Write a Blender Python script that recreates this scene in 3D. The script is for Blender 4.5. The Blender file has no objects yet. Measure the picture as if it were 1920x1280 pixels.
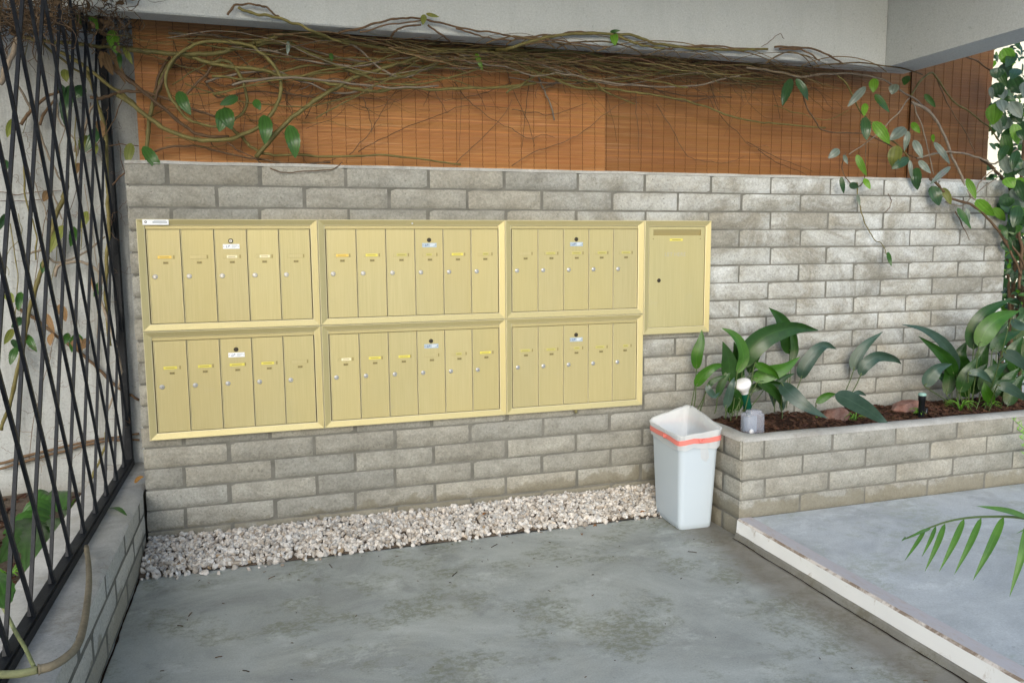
import bpy, bmesh, math, random
import numpy as np
from mathutils import Vector, Matrix, noise
random.seed(7); rng = np.random.default_rng(7)
SC = bpy.context.scene
# ---------------------------------------------------------------- camera
YAW, PITCH, ROLL, FPX = -.3041, -.12, -.0071, 1484.57
CP = Vector((.5069, -3.7842, 1.3703))
_F = Vector((-math.sin(YAW)*math.cos(PITCH), math.cos(YAW)*math.cos(PITCH), math.sin(PITCH)))
_R0 = Vector((math.cos(YAW), math.sin(YAW), 0)); _U0 = _R0.cross(_F)
_R = _R0*math.cos(ROLL) + _U0*math.sin(ROLL); _U = _U0*math.cos(ROLL) - _R0*math.sin(ROLL)
cam = bpy.data.cameras.new('camera'); camo = bpy.data.objects.new('camera', cam)
SC.collection.objects.link(camo); SC.camera = camo
cam.sensor_width = 36; cam.lens = 36*FPX/1920; cam.clip_end = 500; cam.clip_start = .05
camo.matrix_world = Matrix(((_R.x, _U.x, -_F.x, CP.x), (_R.y, _U.y, -_F.y, CP.y), (_R.z, _U.z, -_F.z, CP.z), (0, 0, 0, 1)))
# ---------------------------------------------------------------- light
SUN_EL, SUN_AZ = math.radians(26), math.radians(-22)    # azimuth: right of straight behind the viewer
w = bpy.data.worlds.new('World'); SC.world = w; w.use_nodes = True
nt = w.node_tree; nt.nodes.clear()
sky = nt.nodes.new('ShaderNodeTexSky'); sky.sky_type = 'NISHITA'; sky.sun_disc = False
sky.sun_elevation = SUN_EL; sky.sun_rotation = math.pi - SUN_AZ; sky.air_density = 1.0; sky.dust_density = 2.5; sky.ozone_density = 1.6
bg = nt.nodes.new('ShaderNodeBackground'); bg.inputs[1].default_value = .15
wo = nt.nodes.new('ShaderNodeOutputWorld'); nt.links.new(sky.outputs[0], bg.inputs[0]); nt.links.new(bg.outputs[0], wo.inputs[0])
sl = bpy.data.lights.new('sun', 'SUN'); sl.energy = .52; sl.angle = math.radians(22); sl.color = (1, .985, .965)
so = bpy.data.objects.new('sun', sl); SC.collection.objects.link(so)
sd = Vector((math.sin(SUN_AZ)*math.cos(SUN_EL), -math.cos(SUN_AZ)*math.cos(SUN_EL), math.sin(SUN_EL)))
so.rotation_euler = sd.to_track_quat('Z', 'Y').to_euler(); so.location = (3, -6, 5)
SC.view_settings.view_transform = 'Standard'; SC.view_settings.look = 'None'
SC.view_settings.exposure = .72
SC.view_settings.use_white_balance = True; SC.view_settings.white_balance_temperature = 6250; SC.view_settings.white_balance_tint = 6; SC.view_settings.gamma = 1
# ---------------------------------------------------------------- helpers
def ray(px, py): return _F + _R*((px-960)/FPX) + _U*((640-py)/FPX)
def P(px, py, y):                       # the point of the plane y=const seen at that place
    d = ray(px, py); return CP + d*((y-CP.y)/d.y)
def PZ(px, py, z):
    d = ray(px, py); return CP + d*((z-CP.z)/d.z)
def PV(px, py, y):                      # 'c': just in front of the beam face
    if y != 'c': return P(px, py, y)
    return P(px, py, -.10)
def PX(px, py, x):
    d = ray(px, py); return CP + d*((x-CP.x)/d.x)
WL = {}
def tag(o, label, cat, group=None, kind=None):
    o['label'] = label; o['category'] = cat
    if group: o['group'] = group
    if kind: o['kind'] = kind
    return o
def empty(name, loc, label, cat, group=None):
    o = bpy.data.objects.new(name, None); SC.collection.objects.link(o); o.location = loc
    o.empty_display_size = .05; WL[o.name] = Vector(loc); return tag(o, label, cat, group)
class MB:
    def __init__(s): s.v = []; s.f = []; s.m = []; s.c = []; s.uv = []; s.sm = []
    def add(s, vs, fs, mi=0, col=None, uv=None, smooth=False):
        b = len(s.v); s.v.extend([tuple(v) for v in vs])
        for k, f in enumerate(fs):
            s.f.append([b+i for i in f]); s.m.append(mi); s.c.append(col or (1, 1, 1)); s.sm.append(smooth)
            s.uv.append([uv[i] for i in f] if uv else None)
    def box(s, x0, x1, y0, y1, z0, z1, mi=0, col=None):
        s.add([(x0,y0,z0),(x1,y0,z0),(x1,y1,z0),(x0,y1,z0),(x0,y0,z1),(x1,y0,z1),(x1,y1,z1),(x0,y1,z1)],
              [(0,3,2,1),(4,5,6,7),(0,1,5,4),(1,2,6,5),(2,3,7,6),(3,0,4,7)], mi, col)
    def cbox(s, x0, x1, y0, y1, z0, z1, c=.002, mi=0, col=None):   # box with chamfered front (-y) edges
        vs = [(x0,y1,z0),(x1,y1,z0),(x1,y1,z1),(x0,y1,z1),(x0,y0+c,z0),(x1,y0+c,z0),(x1,y0+c,z1),(x0,y0+c,z1),
              (x0+c,y0,z0+c),(x1-c,y0,z0+c),(x1-c,y0,z1-c),(x0+c,y0,z1-c)]
        s.add(vs, [(0,3,2,1),(8,9,10,11),(4,5,9,8),(5,6,10,9),(6,7,11,10),(7,4,8,11),(0,1,5,4),(1,2,6,5),(2,3,7,6),(3,0,4,7)], mi, col)
    def tube(s, pts, r, n=6, mi=0, col=None, cap=True):
        m = len(pts); rs = r if hasattr(r, '__len__') else [r]*m
        vs = []; up = None
        for i, p in enumerate(pts):
            t = (pts[min(i+1, m-1)] - pts[max(i-1, 0)])
            t = t.normalized() if t.length > 1e-9 else Vector((0,0,1))
            if up is None: up = t.orthogonal().normalized()
            up = (up - t*up.dot(t)); up = up.normalized() if up.length > 1e-6 else t.orthogonal().normalized()
            b = t.cross(up)
            for k in range(n):
                a = 2*math.pi*k/n; vs.append(p + (up*math.cos(a) + b*math.sin(a))*rs[i])
        fs = [(i*n+k, i*n+(k+1) % n, (i+1)*n+(k+1) % n, (i+1)*n+k) for i in range(m-1) for k in range(n)]
        if cap: fs += [tuple(range(n))[::-1], tuple((m-1)*n+k for k in range(n))]
        s.add(vs, fs, mi, col, smooth=True)
    def lathe(s, o, ax, prof, n=20, mi=0, col=None, sx=1, smooth=True):    # prof: (distance along ax, radius)
        ax = ax.normalized(); u = ax.orthogonal().normalized(); b = ax.cross(u); vs = []
        for d, r in prof:
            for k in range(n):
                a = 2*math.pi*k/n; vs.append(o + ax*d + (u*math.cos(a) + b*math.sin(a))*r)
        m = len(prof)
        s.add(vs, [(i*n+k, i*n+(k+1) % n, (i+1)*n+(k+1) % n, (i+1)*n+k) for i in range(m-1) for k in range(n)], mi, col, smooth=smooth)
        s.add([v for v in vs[-n:]], [tuple(range(n))], mi, col); s.add([v for v in vs[:n]], [tuple(range(n))[::-1]], mi, col)
def put(name, mb, mats, parent=None, origin=None):
    v = np.array(mb.v, dtype=np.float64)
    if origin is None:
        lo, hi = v.min(0), v.max(0); origin = ((lo[0]+hi[0])/2, (lo[1]+hi[1])/2, lo[2] if parent is None else (lo[2]+hi[2])/2)
    origin = Vector(origin); me = bpy.data.meshes.new(name)
    me.from_pydata([tuple(p) for p in (v - np.array(origin))], [], mb.f)
    for m in (mats if isinstance(mats, (list, tuple)) else [mats]): me.materials.append(m)
    me.polygons.foreach_set('material_index', mb.m); me.polygons.foreach_set('use_smooth', mb.sm)
    ca = me.color_attributes.new('tint', 'FLOAT_COLOR', 'CORNER'); tot = np.array([len(f) for f in mb.f])
    cols = np.repeat(np.c_[np.array(mb.c, dtype=np.float32), np.ones(len(mb.c), dtype=np.float32)], tot, axis=0)
    ca.data.foreach_set('color', cols.ravel())
    if any(u is not None for u in mb.uv):
        ul = me.uv_layers.new(name='UVMap'); a = []
        for u, f in zip(mb.uv, mb.f): a.extend(u if u else [(0, 0)]*len(f))
        ul.data.foreach_set('uv', np.array(a, dtype=np.float32).ravel())
    me.update(); o = bpy.data.objects.new(name, me); SC.collection.objects.link(o)
    WL[o.name] = origin.copy()
    if parent is not None: o.parent = parent; o.location = origin - WL[parent.name]
    else: o.location = origin
    return o
def cr(pts, sub=8):                    # Catmull-Rom through points
    p = [Vector(q) for q in pts]; p = [p[0]*2-p[1]] + p + [p[-1]*2-p[-2]]; out = []
    for i in range(1, len(p)-2):
        for k in range(sub):
            t = k/sub; a, b, c, d = p[i-1:i+3]
            out.append(.5*((2*b)+(c-a)*t+(2*a-5*b+4*c-d)*t*t+(3*b-a-3*c+d)*t**3))
    out.append(p[-2]); return out
# ---------------------------------------------------------------- materials
def mat(name, base=(.5,.5,.5), rough=.6, metal=0, spec=.5):
    m = bpy.data.materials.new(name); m.use_nodes = True; b = m.node_tree.nodes['Principled BSDF']
    b.inputs['Base Color'].default_value = (*base, 1); b.inputs['Roughness'].default_value = rough
    b.inputs['Metallic'].default_value = metal; b.inputs['Specular IOR Level'].default_value = spec
    return m
class N:
    def __init__(s, m): s.t = m.node_tree; s.b = s.t.nodes['Principled BSDF']
    def n(s, ty, **k):
        x = s.t.nodes.new(ty)
        for a, v in k.items(): setattr(x, a, v)
        return x
    def l(s, a, b): s.t.links.new(a, b)
    def pos(s, sc=(1,1,1)):
        g = s.n('ShaderNodeNewGeometry'); mp = s.n('ShaderNodeMapping'); mp.inputs['Scale'].default_value = sc
        s.l(g.outputs['Position'], mp.inputs['Vector']); return mp.outputs[0]
    def noise(s, scale, detail=5, rough=.6, sc=(1,1,1), dist=0):
        x = s.n('ShaderNodeTexNoise'); x.inputs['Scale'].default_value = scale; x.inputs['Detail'].default_value = detail
        x.inputs['Roughness'].default_value = rough; x.inputs['Distortion'].default_value = dist
        s.l(s.pos(sc), x.inputs['Vector']); return x.outputs[0]
    def ramp(s, f, stops):
        r = s.n('ShaderNodeValToRGB'); e = r.color_ramp.elements
        while len(e) < len(stops): e.new(.5)
        for q, (p, c) in zip(e, stops): q.position = p; q.color = (*c, 1) if hasattr(c, '__len__') else (c, c, c, 1)
        s.l(f, r.inputs[0]); return r.outputs[0]
    def mix(s, f, a, b, mode='MIX'):
        x = s.n('ShaderNodeMix', data_type='RGBA', blend_type=mode)
        for k, sock, v in ((0, x.inputs[0], f), (1, x.inputs[6], a), (2, x.inputs[7], b)):
            if isinstance(v, (int, float)): sock.default_value = v if k == 0 else (v, v, v, 1)
            elif isinstance(v, tuple): sock.default_value = (*v, 1)
            else: s.l(v, sock)
        return x.outputs[2]
    def math(s, op, a, b=None):
        x = s.n('ShaderNodeMath', operation=op)
        for i, v in enumerate((a, b)):
            if v is None: continue
            if isinstance(v, (int, float)): x.inputs[i].default_value = v
            else: s.l(v, x.inputs[i])
        return x.outputs[0]
    def tint(s):
        a = s.n('ShaderNodeAttribute', attribute_name='tint'); return a.outputs['Color']
    def xyz(s):
        g = s.n('ShaderNodeNewGeometry'); x = s.n('ShaderNodeSeparateXYZ'); s.l(g.outputs['Position'], x.inputs[0]); return x.outputs
    def col(s, c): s.l(c, s.b.inputs['Base Color'])
    def bump(s, h, st=.3, d=.005):
        x = s.n('ShaderNodeBump'); x.inputs['Strength'].default_value = st; x.inputs['Distance'].default_value = d
        s.l(h, x.inputs['Height']); s.l(x.outputs[0], s.b.inputs['Normal'])
def maprange(n, v, a, b, c=0., d=1.):
    x = n.n('ShaderNodeMapRange'); n.l(v, x.inputs[0])
    for i, q in enumerate((a, b, c, d)): x.inputs[i+1].default_value = q
    return x.outputs[0]

# brick
M = {}
def brick_mat(pale=False):
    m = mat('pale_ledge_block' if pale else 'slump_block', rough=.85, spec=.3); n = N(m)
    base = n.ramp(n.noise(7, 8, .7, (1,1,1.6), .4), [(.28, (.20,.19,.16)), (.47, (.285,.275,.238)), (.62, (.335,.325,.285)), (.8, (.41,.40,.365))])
    if pale: base = n.mix(.55, base, (.70,.69,.64))  # pale blocks, lightened further to make up for light this face lacks
    base = n.mix(1.0, base, n.tint(), 'MULTIPLY')
    # pale mineral bloom; its bluish rise to the upper right is painted daylight
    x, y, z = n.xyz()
    bloom_day = n.math('MULTIPLY', n.ramp(n.noise(2.2, 7, .75, (1,1,1.4), .6), [(.42, 0), (.66, 1)]), n.math('MULTIPLY', maprange(n, x, 1.6, 3.0, .10, .8), maprange(n, z, .4, 1.0, .10, 1.)))
    base = n.mix(bloom_day, base, (.66,.69,.70))
    # grime speckles and pits
    gr = n.ramp(n.noise(95, 5, .75), [(.35, .78), (.65, 1.18)])
    base = n.mix(1.0, base, gr, 'MULTIPLY')
    sp = n.ramp(n.noise(110, 3, .6), [(.30, 1), (.37, 0)])
    base = n.mix(n.math('MULTIPLY', sp, .75), base, (.12,.11,.09))
    st = n.ramp(n.noise(14, 9, .8, (1,1,1), 1.0), [(.55, 0), (.75, 1)])
    base = n.mix(n.math('MULTIPLY', st, .5), base, (.15,.14,.115))
    # damp tide marks close to the gravel
    wet = n.math('ADD', z, n.math('SUBTRACT', n.math('MULTIPLY', n.noise(8, 5, .65), .22), maprange(n, x, .6, 2.2, 0, .05)))
    base = n.mix(n.ramp(wet, [(.19, .6), (.214, .48), (.226, 0)]), base, (.175,.155,.105))
    n.col(base); n.bump(n.math('ADD', n.noise(60, 6, .7), n.math('MULTIPLY', n.noise(14, 4), 1.5)), .55, .006)
    return m
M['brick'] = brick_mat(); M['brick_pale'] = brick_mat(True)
def mortar_mat():
    m = mat('mortar', rough=.95, spec=.2); n = N(m)
    c = n.ramp(n.noise(12, 7, .7), [(.3, (.115,.112,.098)), (.6, (.18,.175,.155)), (.8, (.24,.235,.21))])
    n.col(c); n.bump(n.noise(120, 4), .5, .003); return m
M['mortar'] = mortar_mat()
def concrete(name, lo, mid, hi, green, rough=.5, seedsc=1., kerbx=None):
    m = mat(name, rough=rough, spec=.45); n = N(m)
    c = n.ramp(n.noise(1.5*seedsc, 9, .68, (1,1.5,1), .8), [(.30, lo), (.47, mid), (.66, hi)])
    blot = n.ramp(n.noise(2.3, 12, .74, (1,1.2,1), .25), [(.50, 0), (.58, 1)])
    fine = n.ramp(n.noise(38, 6, .7, (1,1.2,1), .1), [(.44, .15), (.54, 1)])
    gm = n.math('MULTIPLY', blot, n.math('MULTIPLY', fine, .68))
    c = n.mix(gm, c, green)
    blot2 = n.ramp(n.noise(1.7, 12, .72, (1.3,1,1), .4), [(.56, 0), (.63, 1)])
    c = n.mix(n.math('MULTIPLY', blot2, .42), c, tuple(q*.55 for q in mid))
    blot3 = n.ramp(n.noise(4.1, 12, .8, (1,1.3,1), .2), [(.55, 0), (.62, 1)])
    c = n.mix(n.math('MULTIPLY', blot3, .4), c, tuple(min(1, q*1.3) for q in hi))
    sp = n.ramp(n.noise(70, 4, .7), [(.30, 1), (.36, 0)])
    c = n.mix(n.math('MULTIPLY', sp, .45), c, (.07,.07,.06)); c = n.mix(1.0, c, n.ramp(n.noise(150, 5, .8), [(.35, .86), (.65, 1.12)]), 'MULTIPLY')
    if kerbx is not None:               # dirt washed against the step
        x, y, z = n.xyz()
        d = n.math('ADD', x, n.math('MULTIPLY', n.noise(3.5, 5, .6), .22))
        c = n.mix(n.math('MULTIPLY', n.ramp(maprange(n, d, kerbx-.16, kerbx+.12), [(0, 0), (.6, .9), (1, .7)]), .8), c, (.14,.115,.085))
    n.col(c); n.bump(n.noise(90, 5, .7), .12, .002)
    r = n.ramp(n.noise(4, 6, .7), [(.35, rough-.14), (.65, rough+.16)]); n.l(r, n.b.inputs['Roughness'])
    return m
M['floor'] = concrete('worn_concrete', (.225,.24,.235), (.315,.34,.335), (.42,.45,.44), (.165,.18,.125), .5, 1, 2.5782)
M['slab'] = concrete('pale_concrete', (.33,.36,.39), (.42,.455,.49), (.54,.58,.61), (.33,.37,.33), .42, 1.3)
M['cap'] = concrete('cement_cap', (.31,.305,.285), (.40,.395,.375), (.48,.475,.455), (.31,.29,.25), .8, 3)
def paint_mat(name, base, dirt, lo=.52, hi=.66, amt=.8, sc=14, strx=(1,1,1)):
    m = mat(name, rough=.6); n = N(m)
    f = n.math('MULTIPLY', n.ramp(n.noise(sc, 9, .75, strx, .6), [(lo, 0), (hi, 1)]), amt)
    n.col(n.mix(f, base, dirt)); n.bump(n.noise(50, 5), .25, .003); return m
M['kerbface'] = paint_mat('white_kerb_paint', (.86,.87,.87), (.42,.35,.28), .58, .7, .85, 11)
M['kerbedge'] = paint_mat('worn_kerb_edge', (.62,.58,.54), (.20,.145,.10), .44, .56, .9, 9, (1,1,1))
M['kerbtop'] = paint_mat('scuffed_kerb_top', (.47,.455,.485), (.42,.35,.30), .5, .68, .7, 18, (3,1,1))
def stucco(name, base, dirt_shade, bz=None):
    m = mat(name, rough=.85, spec=.25); n = N(m)
    c = n.ramp(n.noise(3, 6, .6), [(.3, tuple(q*.93 for q in base)), (.7, base)])
    sp = n.ramp(n.noise(55, 5, .7, (1,1,1), .3), [(.60, 0), (.70, 1)])
    c = n.mix(n.math('MULTIPLY', sp, .8), c, dirt_shade)
    c = n.mix(1.0, c, n.ramp(n.noise(130, 4, .8), [(.35, .85), (.65, 1.1)]), 'MULTIPLY')
    s2 = n.ramp(n.noise(1.4, 8, .75, (2.5,1,.5), .5), [(.5, 0), (.75, 1)])
    c = n.mix(n.math('MULTIPLY', s2, .35), c, dirt_shade)
    if bz is not None: c = n.mix(n.math('MULTIPLY', n.ramp(n.noise(4.5, 5, .7, (3.2,1,.12), .2), [(.48, 0), (.66, 1)]), .6), c, dirt_shade)  # soft vertical bands painted in for the fence bar shadows, among stains
    if bz is not None:
        x, y, z = n.xyz()
        g = n.math('ADD', z, n.math('MULTIPLY', n.noise(11, 5, .7), .12))
        c = n.mix(n.ramp(g, [(.21, .85), (.26, .4), (.34, 0)]), c, (.18,.17,.14))
    n.col(c); n.bump(n.noise(75, 6, .7), .6, .004); return m
M['white_wall'] = stucco('white_stucco', (.42,.44,.445), (.19,.19,.175), .2)
M['ceiling'] = stucco('ceiling_stucco', (.49,.515,.515), (.33,.35,.35))
M['header'] = mat('grey_board', (.30,.31,.32), .8)
def metal_gold():
    m = mat('brushed_gold_aluminium', (.62,.53,.28), .45, .35); n = N(m)
    s = n.noise(420, 2, .5, (1,1,.015)); l = n.noise(2.2, 3, .5, (1,1,.6))
    c = n.mix(n.ramp(s, [(.3, 0), (.7, 1)]), (.45,.395,.195), (.515,.455,.24))
    c = n.mix(n.ramp(l, [(.35, 0), (.7, .5)]), c, (.53,.435,.19))
    d = n.ramp(n.noise(9, 8, .8), [(.6, 0), (.78, .35)])
    c = n.mix(d, c, (.46,.42,.30)); c = n.mix(1.0, c, n.tint(), 'MULTIPLY'); n.col(c)
    n.l(n.ramp(s, [(.3, .38), (.7, .52)]), n.b.inputs['Roughness']); n.bump(s, .08, .001); return m
M['gold'] = metal_gold()
M['gold_edge'] = mat('polished_edge', (.62,.56,.34), .35, .25)
M['gold_gap'] = mat('dark_gap', (.20,.17,.10), .8)
M['chrome'] = mat('lock_chrome', (.62,.62,.62), .28, .8)
M['lock_dark'] = mat('dark_lock', (.06,.05,.035), .35, .6)
M['keyhole'] = mat('keyhole', (.02,.02,.02), .6)
M['brass'] = mat('number_brass', (.30,.25,.10), .45, .5)
M['brass_ink'] = mat('number_ink', (.12,.10,.05), .6)
M['plate_white'] = mat('badge_white', (.86,.88,.90), .35)
M['plate_steel'] = mat('badge_steel', (.42,.50,.58), .4, .3)
M['ink_blue'] = mat('ink_blue', (.02,.05,.20), .5)
M['ink_grey'] = mat('ink_grey', (.35,.38,.42), .6)
M['slot'] = mat('slot_plastic', (.62,.55,.33), .3)
M['card_amber'] = mat('card_amber', (.80,.55,.10), .5)
M['card_yellow'] = mat('card_yellow', (.70,.62,.10), .5)
M['card_pale'] = mat('card_pale', (.85,.78,.52), .45)
M['card_olive'] = mat('card_olive', (.50,.46,.13), .5)
M['ghost'] = mat('ghost_ink', (.44,.41,.31), .6)
M['iron'] = None
def iron():
    m = mat('black_iron_paint', (.012,.015,.02), .5, 0, .22); n = N(m)
    d = n.ramp(n.noise(30, 8, .8), [(.52, 0), (.7, .6)]); n.col(n.mix(d, (.008,.010,.014), (.045,.05,.055)))
    n.bump(n.noise(90, 4), .3, .002); return m
M['iron'] = iron()
def blind():
    m = mat('bamboo_slats', rough=.42, spec=.5); n = N(m)
    c = n.ramp(n.noise(3.0, 5, .7, (.5,1,75)), [(.25, (.34,.155,.048)), (.5, (.425,.20,.064)), (.78, (.51,.265,.096))])
    c = n.mix(n.ramp(n.noise(30, 3, .6, (.08,1,9)), [(.58, 0), (.70, .6)]), c, (.72,.46,.26))
    c = n.mix(n.math('MULTIPLY', n.ramp(n.noise(1.8, 4), [(.4, 0), (.7, 1)]), .35), c, (.28,.10,.04))
    c = n.mix(1.0, c, n.tint(), 'MULTIPLY'); n.col(c); n.bump(n.noise(60, 3, .6, (.1,1,3)), .3, .002); return m
M['blind'] = blind(); M['cord'] = mat('blind_cord', (.15,.065,.025), .8)
def gravelm():
    m = mat('white_marble_chips', rough=.7, spec=.3); n = N(m)
    c = n.mix(1.0, n.ramp(n.noise(45, 5, .7), [(.3, (.49,.45,.405)), (.55, (.69,.66,.625)), (.8, (.85,.84,.82))]), n.tint(), 'MULTIPLY')
    n.col(c); n.bump(n.noise(140, 5, .7), .4, .003); return m
M['gravel'] = gravelm()
def soilm(name, a, b):
    m = mat(name, rough=.95, spec=.15); n = N(m)
    n.col(n.mix(1.0, n.ramp(n.noise(35, 8, .8), [(.3, a), (.7, b)]), n.tint(), 'MULTIPLY')); n.bump(n.noise(60, 8, .8), 1, .012); return m
M['soil'] = soilm('dark_soil', (.025,.014,.009), (.075,.042,.028))
M['chip'] = soilm('bark_chips', (.045,.024,.016), (.12,.07,.048))
M['dirt'] = soilm('dry_dirt', (.10,.075,.055), (.20,.16,.125))
def leafm(name, a, b, rough=.32, vein=40., trans=.25, bloom=0.):
    m = mat(name, rough=rough, spec=.5); n = N(m); t = n.t
    uv = n.n('ShaderNodeUVMap'); sx = n.n('ShaderNodeSeparateXYZ'); n.l(uv.outputs[0], sx.inputs[0])
    c = n.mix(n.ramp(n.noise(16, 5, .6), [(.3, 0), (.7, 1)]), a, b)
    wv = n.math('SINE', n.math('MULTIPLY', sx.outputs[0], vein)); c = n.mix(maprange(n, wv, -1, 1, 0, .22), c, tuple(q*1.7 for q in b))
    mid = n.math('ABSOLUTE', n.math('SUBTRACT', sx.outputs[0], .5)); c = n.mix(maprange(n, mid, 0, .025, .4, 0), c, tuple(min(1, q*2.0) for q in b))
    br = n.ramp(n.noise(7, 6, .75), [(.60, 0), (.70, .45)]); c = n.mix(br, c, (b[0]*1.6, b[1]*.9, b[2]*1.2))
    c = n.mix(1.0, c, n.tint(), 'MULTIPLY')
    n.col(c); n.bump(wv, .18, .002)
    tr = n.n('ShaderNodeBsdfTranslucent'); n.l(n.mix(1.0, c, (1.0,1.25,.5), 'MULTIPLY'), tr.inputs[0])
    mx = n.n('ShaderNodeMixShader'); mx.inputs[0].default_value = trans
    n.l(n.b.outputs[0], mx.inputs[1]); n.l(tr.outputs[0], mx.inputs[2]); n.l(mx.outputs[0], t.nodes['Material Output'].inputs[0]); return m
M['leaf'] = leafm('leaf_green', (.026,.075,.015), (.05,.125,.022), .35, 25., .2)
M['leaf_dark'] = leafm('leaf_dark', (.018,.05,.02), (.035,.085,.028), .3, 25., .12)
M['leaf_bright'] = leafm('leaf_bright', (.10,.24,.02), (.17,.34,.04), .4, 25., .4)
M['leaf_pale'] = leafm('leaf_underside', (.12,.155,.125), (.20,.24,.215), .36, 18., .2)
M['leaf_olive'] = leafm('leaf_olive', (.12,.14,.03), (.20,.22,.05), .5, 20., .3)
M['leaf_aspid'] = leafm('aspidistra_leaf', (.010,.034,.006), (.022,.068,.010), .22, 110., .10)
M['leaf_aspid_sheen'] = leafm('aspidistra_leaf_sheen', (.020,.045,.030), (.042,.078,.058), .25, 110., .08)  # bluish sky reflection put into the leaf colour
M['leaf_aspid_lit'] = leafm('aspidistra_leaf_lit', (.026,.09,.008), (.055,.15,.013), .26, 110., .22)  # lit copy of the leaf, the brightness painted into its green
M['leaf_dry'] = leafm('dry_leaf', (.13,.075,.035), (.24,.145,.07), .8, 20., .2)
M['palm'] = leafm('palm_leaflet', (.045,.12,.02), (.09,.20,.03), .35, 60., .3)
def bark(name, a, b, rough=.75):
    m = mat(name, rough=rough, spec=.3); n = N(m)
    n.col(n.mix(1.0, n.ramp(n.noise(28, 6, .7), [(.3, a), (.7, b)]), n.tint(), 'MULTIPLY')); n.bump(n.noise(120, 5, .7), .6, .003); return m
M['vine_green'] = bark('vine_green', (.10,.088,.03), (.21,.18,.06), .5)
M['vine_brown'] = bark('vine_brown', (.08,.05,.03), (.18,.115,.065))
M['vine_grey'] = bark('vine_grey', (.17,.14,.11), (.30,.25,.19))
M['twig'] = bark('twig', (.075,.045,.028), (.19,.12,.07))
M['petiole'] = mat('petiole', (.07,.11,.03), .5)
M['bin'] = mat('white_bin_plastic', (.49,.56,.63), .34)
M['red'] = mat('red_drawstring', (.70,.20,.17), .4)
def bag():
    m = mat('bin_liner_film', (.86,.88,.90), .3); n = N(m); n.bump(n.noise(45, 5, .6, (1,1,.4), .8), .7, .008)
    tr = n.n('ShaderNodeBsdfTranslucent'); tr.inputs[0].default_value = (.85,.87,.9,1); tp = n.n('ShaderNodeBsdfTransparent')
    m1 = n.n('ShaderNodeMixShader'); m1.inputs[0].default_value = .4; m2 = n.n('ShaderNodeMixShader'); m2.inputs[0].default_value = .22
    n.l(n.b.outputs[0], m1.inputs[1]); n.l(tr.outputs[0], m1.inputs[2]); n.l(m1.outputs[0], m2.inputs[1]); n.l(tp.outputs[0], m2.inputs[2])
    n.l(m2.outputs[0], n.t.nodes['Material Output'].inputs[0]); return m
M['bag'] = bag()
M['green_plastic'] = mat('green_plastic', (.008,.075,.045), .25)
M['bulb'] = mat('bulb_white', (.82,.82,.84), .2)
def clearp():
    m = mat('clear_plastic', (.62,.64,.72), .12); n = N(m); tp = n.n('ShaderNodeBsdfTransparent'); tp.inputs[0].default_value = (.86,.87,.93,1)
    mx = n.n('ShaderNodeMixShader'); mx.inputs[0].default_value = .68; n.l(n.b.outputs[0], mx.inputs[1]); n.l(tp.outputs[0], mx.inputs[2])
    n.l(mx.outputs[0], n.t.nodes['Material Output'].inputs[0]); return m
M['clear'] = clearp()
M['rock'] = None
def rockm():
    m = mat('red_rock', rough=.85, spec=.3); n = N(m)
    n.col(n.ramp(n.noise(14, 8, .75), [(.3, (.14,.055,.04)), (.5, (.27,.15,.12)), (.75, (.40,.30,.26))])); n.bump(n.noise(40, 8, .75), .8, .01); return m
M['rock'] = rockm()
M['black_plastic'] = mat('black_plastic', (.012,.014,.018), .35)
M['lens'] = mat('frosted_lens', (.25,.42,.38), .3)
def groundm():
    m = mat('yard_ground', rough=.9); n = N(m); n.col(n.ramp(n.noise(.8, 6, .6), [(.3, (.52,.53,.53)), (.7, (.64,.65,.65))])); n.bump(n.noise(20, 5), .3, .01); return m
M['ground'] = groundm()
# ---------------------------------------------------------------- setting
LX, KX, KW, KZ, GY = -.0417, 2.5782, .0785, .0938, -.2953
PLX, PLY, PLZ = 2.5948, -.6795, .4698
mb = MB(); mb.add([(-60,-60,-.03),(60,-60,-.03),(60,60,-.03),(-60,60,-.03)], [(0,1,2,3)])
o = put('ground', mb, M['ground']); o['kind'] = 'structure'; o['label'] = 'yard ground around the covered entry'
mb = MB(); mb.box(LX-.004, KX+.02, -4.6, GY, -.12, 0)
o = put('floor', mb, M['floor']); o['kind'] = 'structure'; o['label'] = 'stained grey concrete floor at the lower level'
mb = MB()
mb.box(KX+KW, 6.6, -4.6, PLY-.001, -.12, KZ-.002)
o = put('upper_floor', mb, M['slab']); o['kind'] = 'structure'; o['label'] = 'raised pale concrete floor beside the planter'
# kerb nosing : wavy worn edge
mb = MB(); ny = 120; ys = np.linspace(PLY, -4.6, ny)
rows = []
for i, y in enumerate(ys):
    q = noise.noise(Vector((0, y*6, 0)))*.003; q2 = noise.noise(Vector((5, y*30, 0)))*.0015
    rows.append([(KX+KW+.001, y, KZ+.001), (KX+.012, y, KZ+.002+q2), (KX+.003+q2, y, KZ-.006+q2), (KX+.001+q, y, KZ-.035), (KX-.001+q, y, .030+q2), (KX+.004, y, .029+q2), (KX-.006+q*2, y, .024+q2), (KX-.012+q*2, y, .001)])
vs = [p for r in rows for p in r]; k = 8
for j, mi in enumerate([1, 3, 0, 0, 0, 2, 2]):
    mb.add(vs, [(i*k+j, i*k+j+1, (i+1)*k+j+1, (i+1)*k+j) for i in range(ny-1)], mi)
mb.add([rows[0][0], (KX+KW, PLY, 0), *[rows[0][j] for j in (7,6,5,4,3,2,1)]], [tuple(range(9))], 0)
o = put('kerb', mb, [M['kerbface'], M['kerbtop'], M['floor'], M['kerbedge']]); o['kind'] = 'structure'; o['label'] = 'white painted concrete step edge between the two floors'
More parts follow.
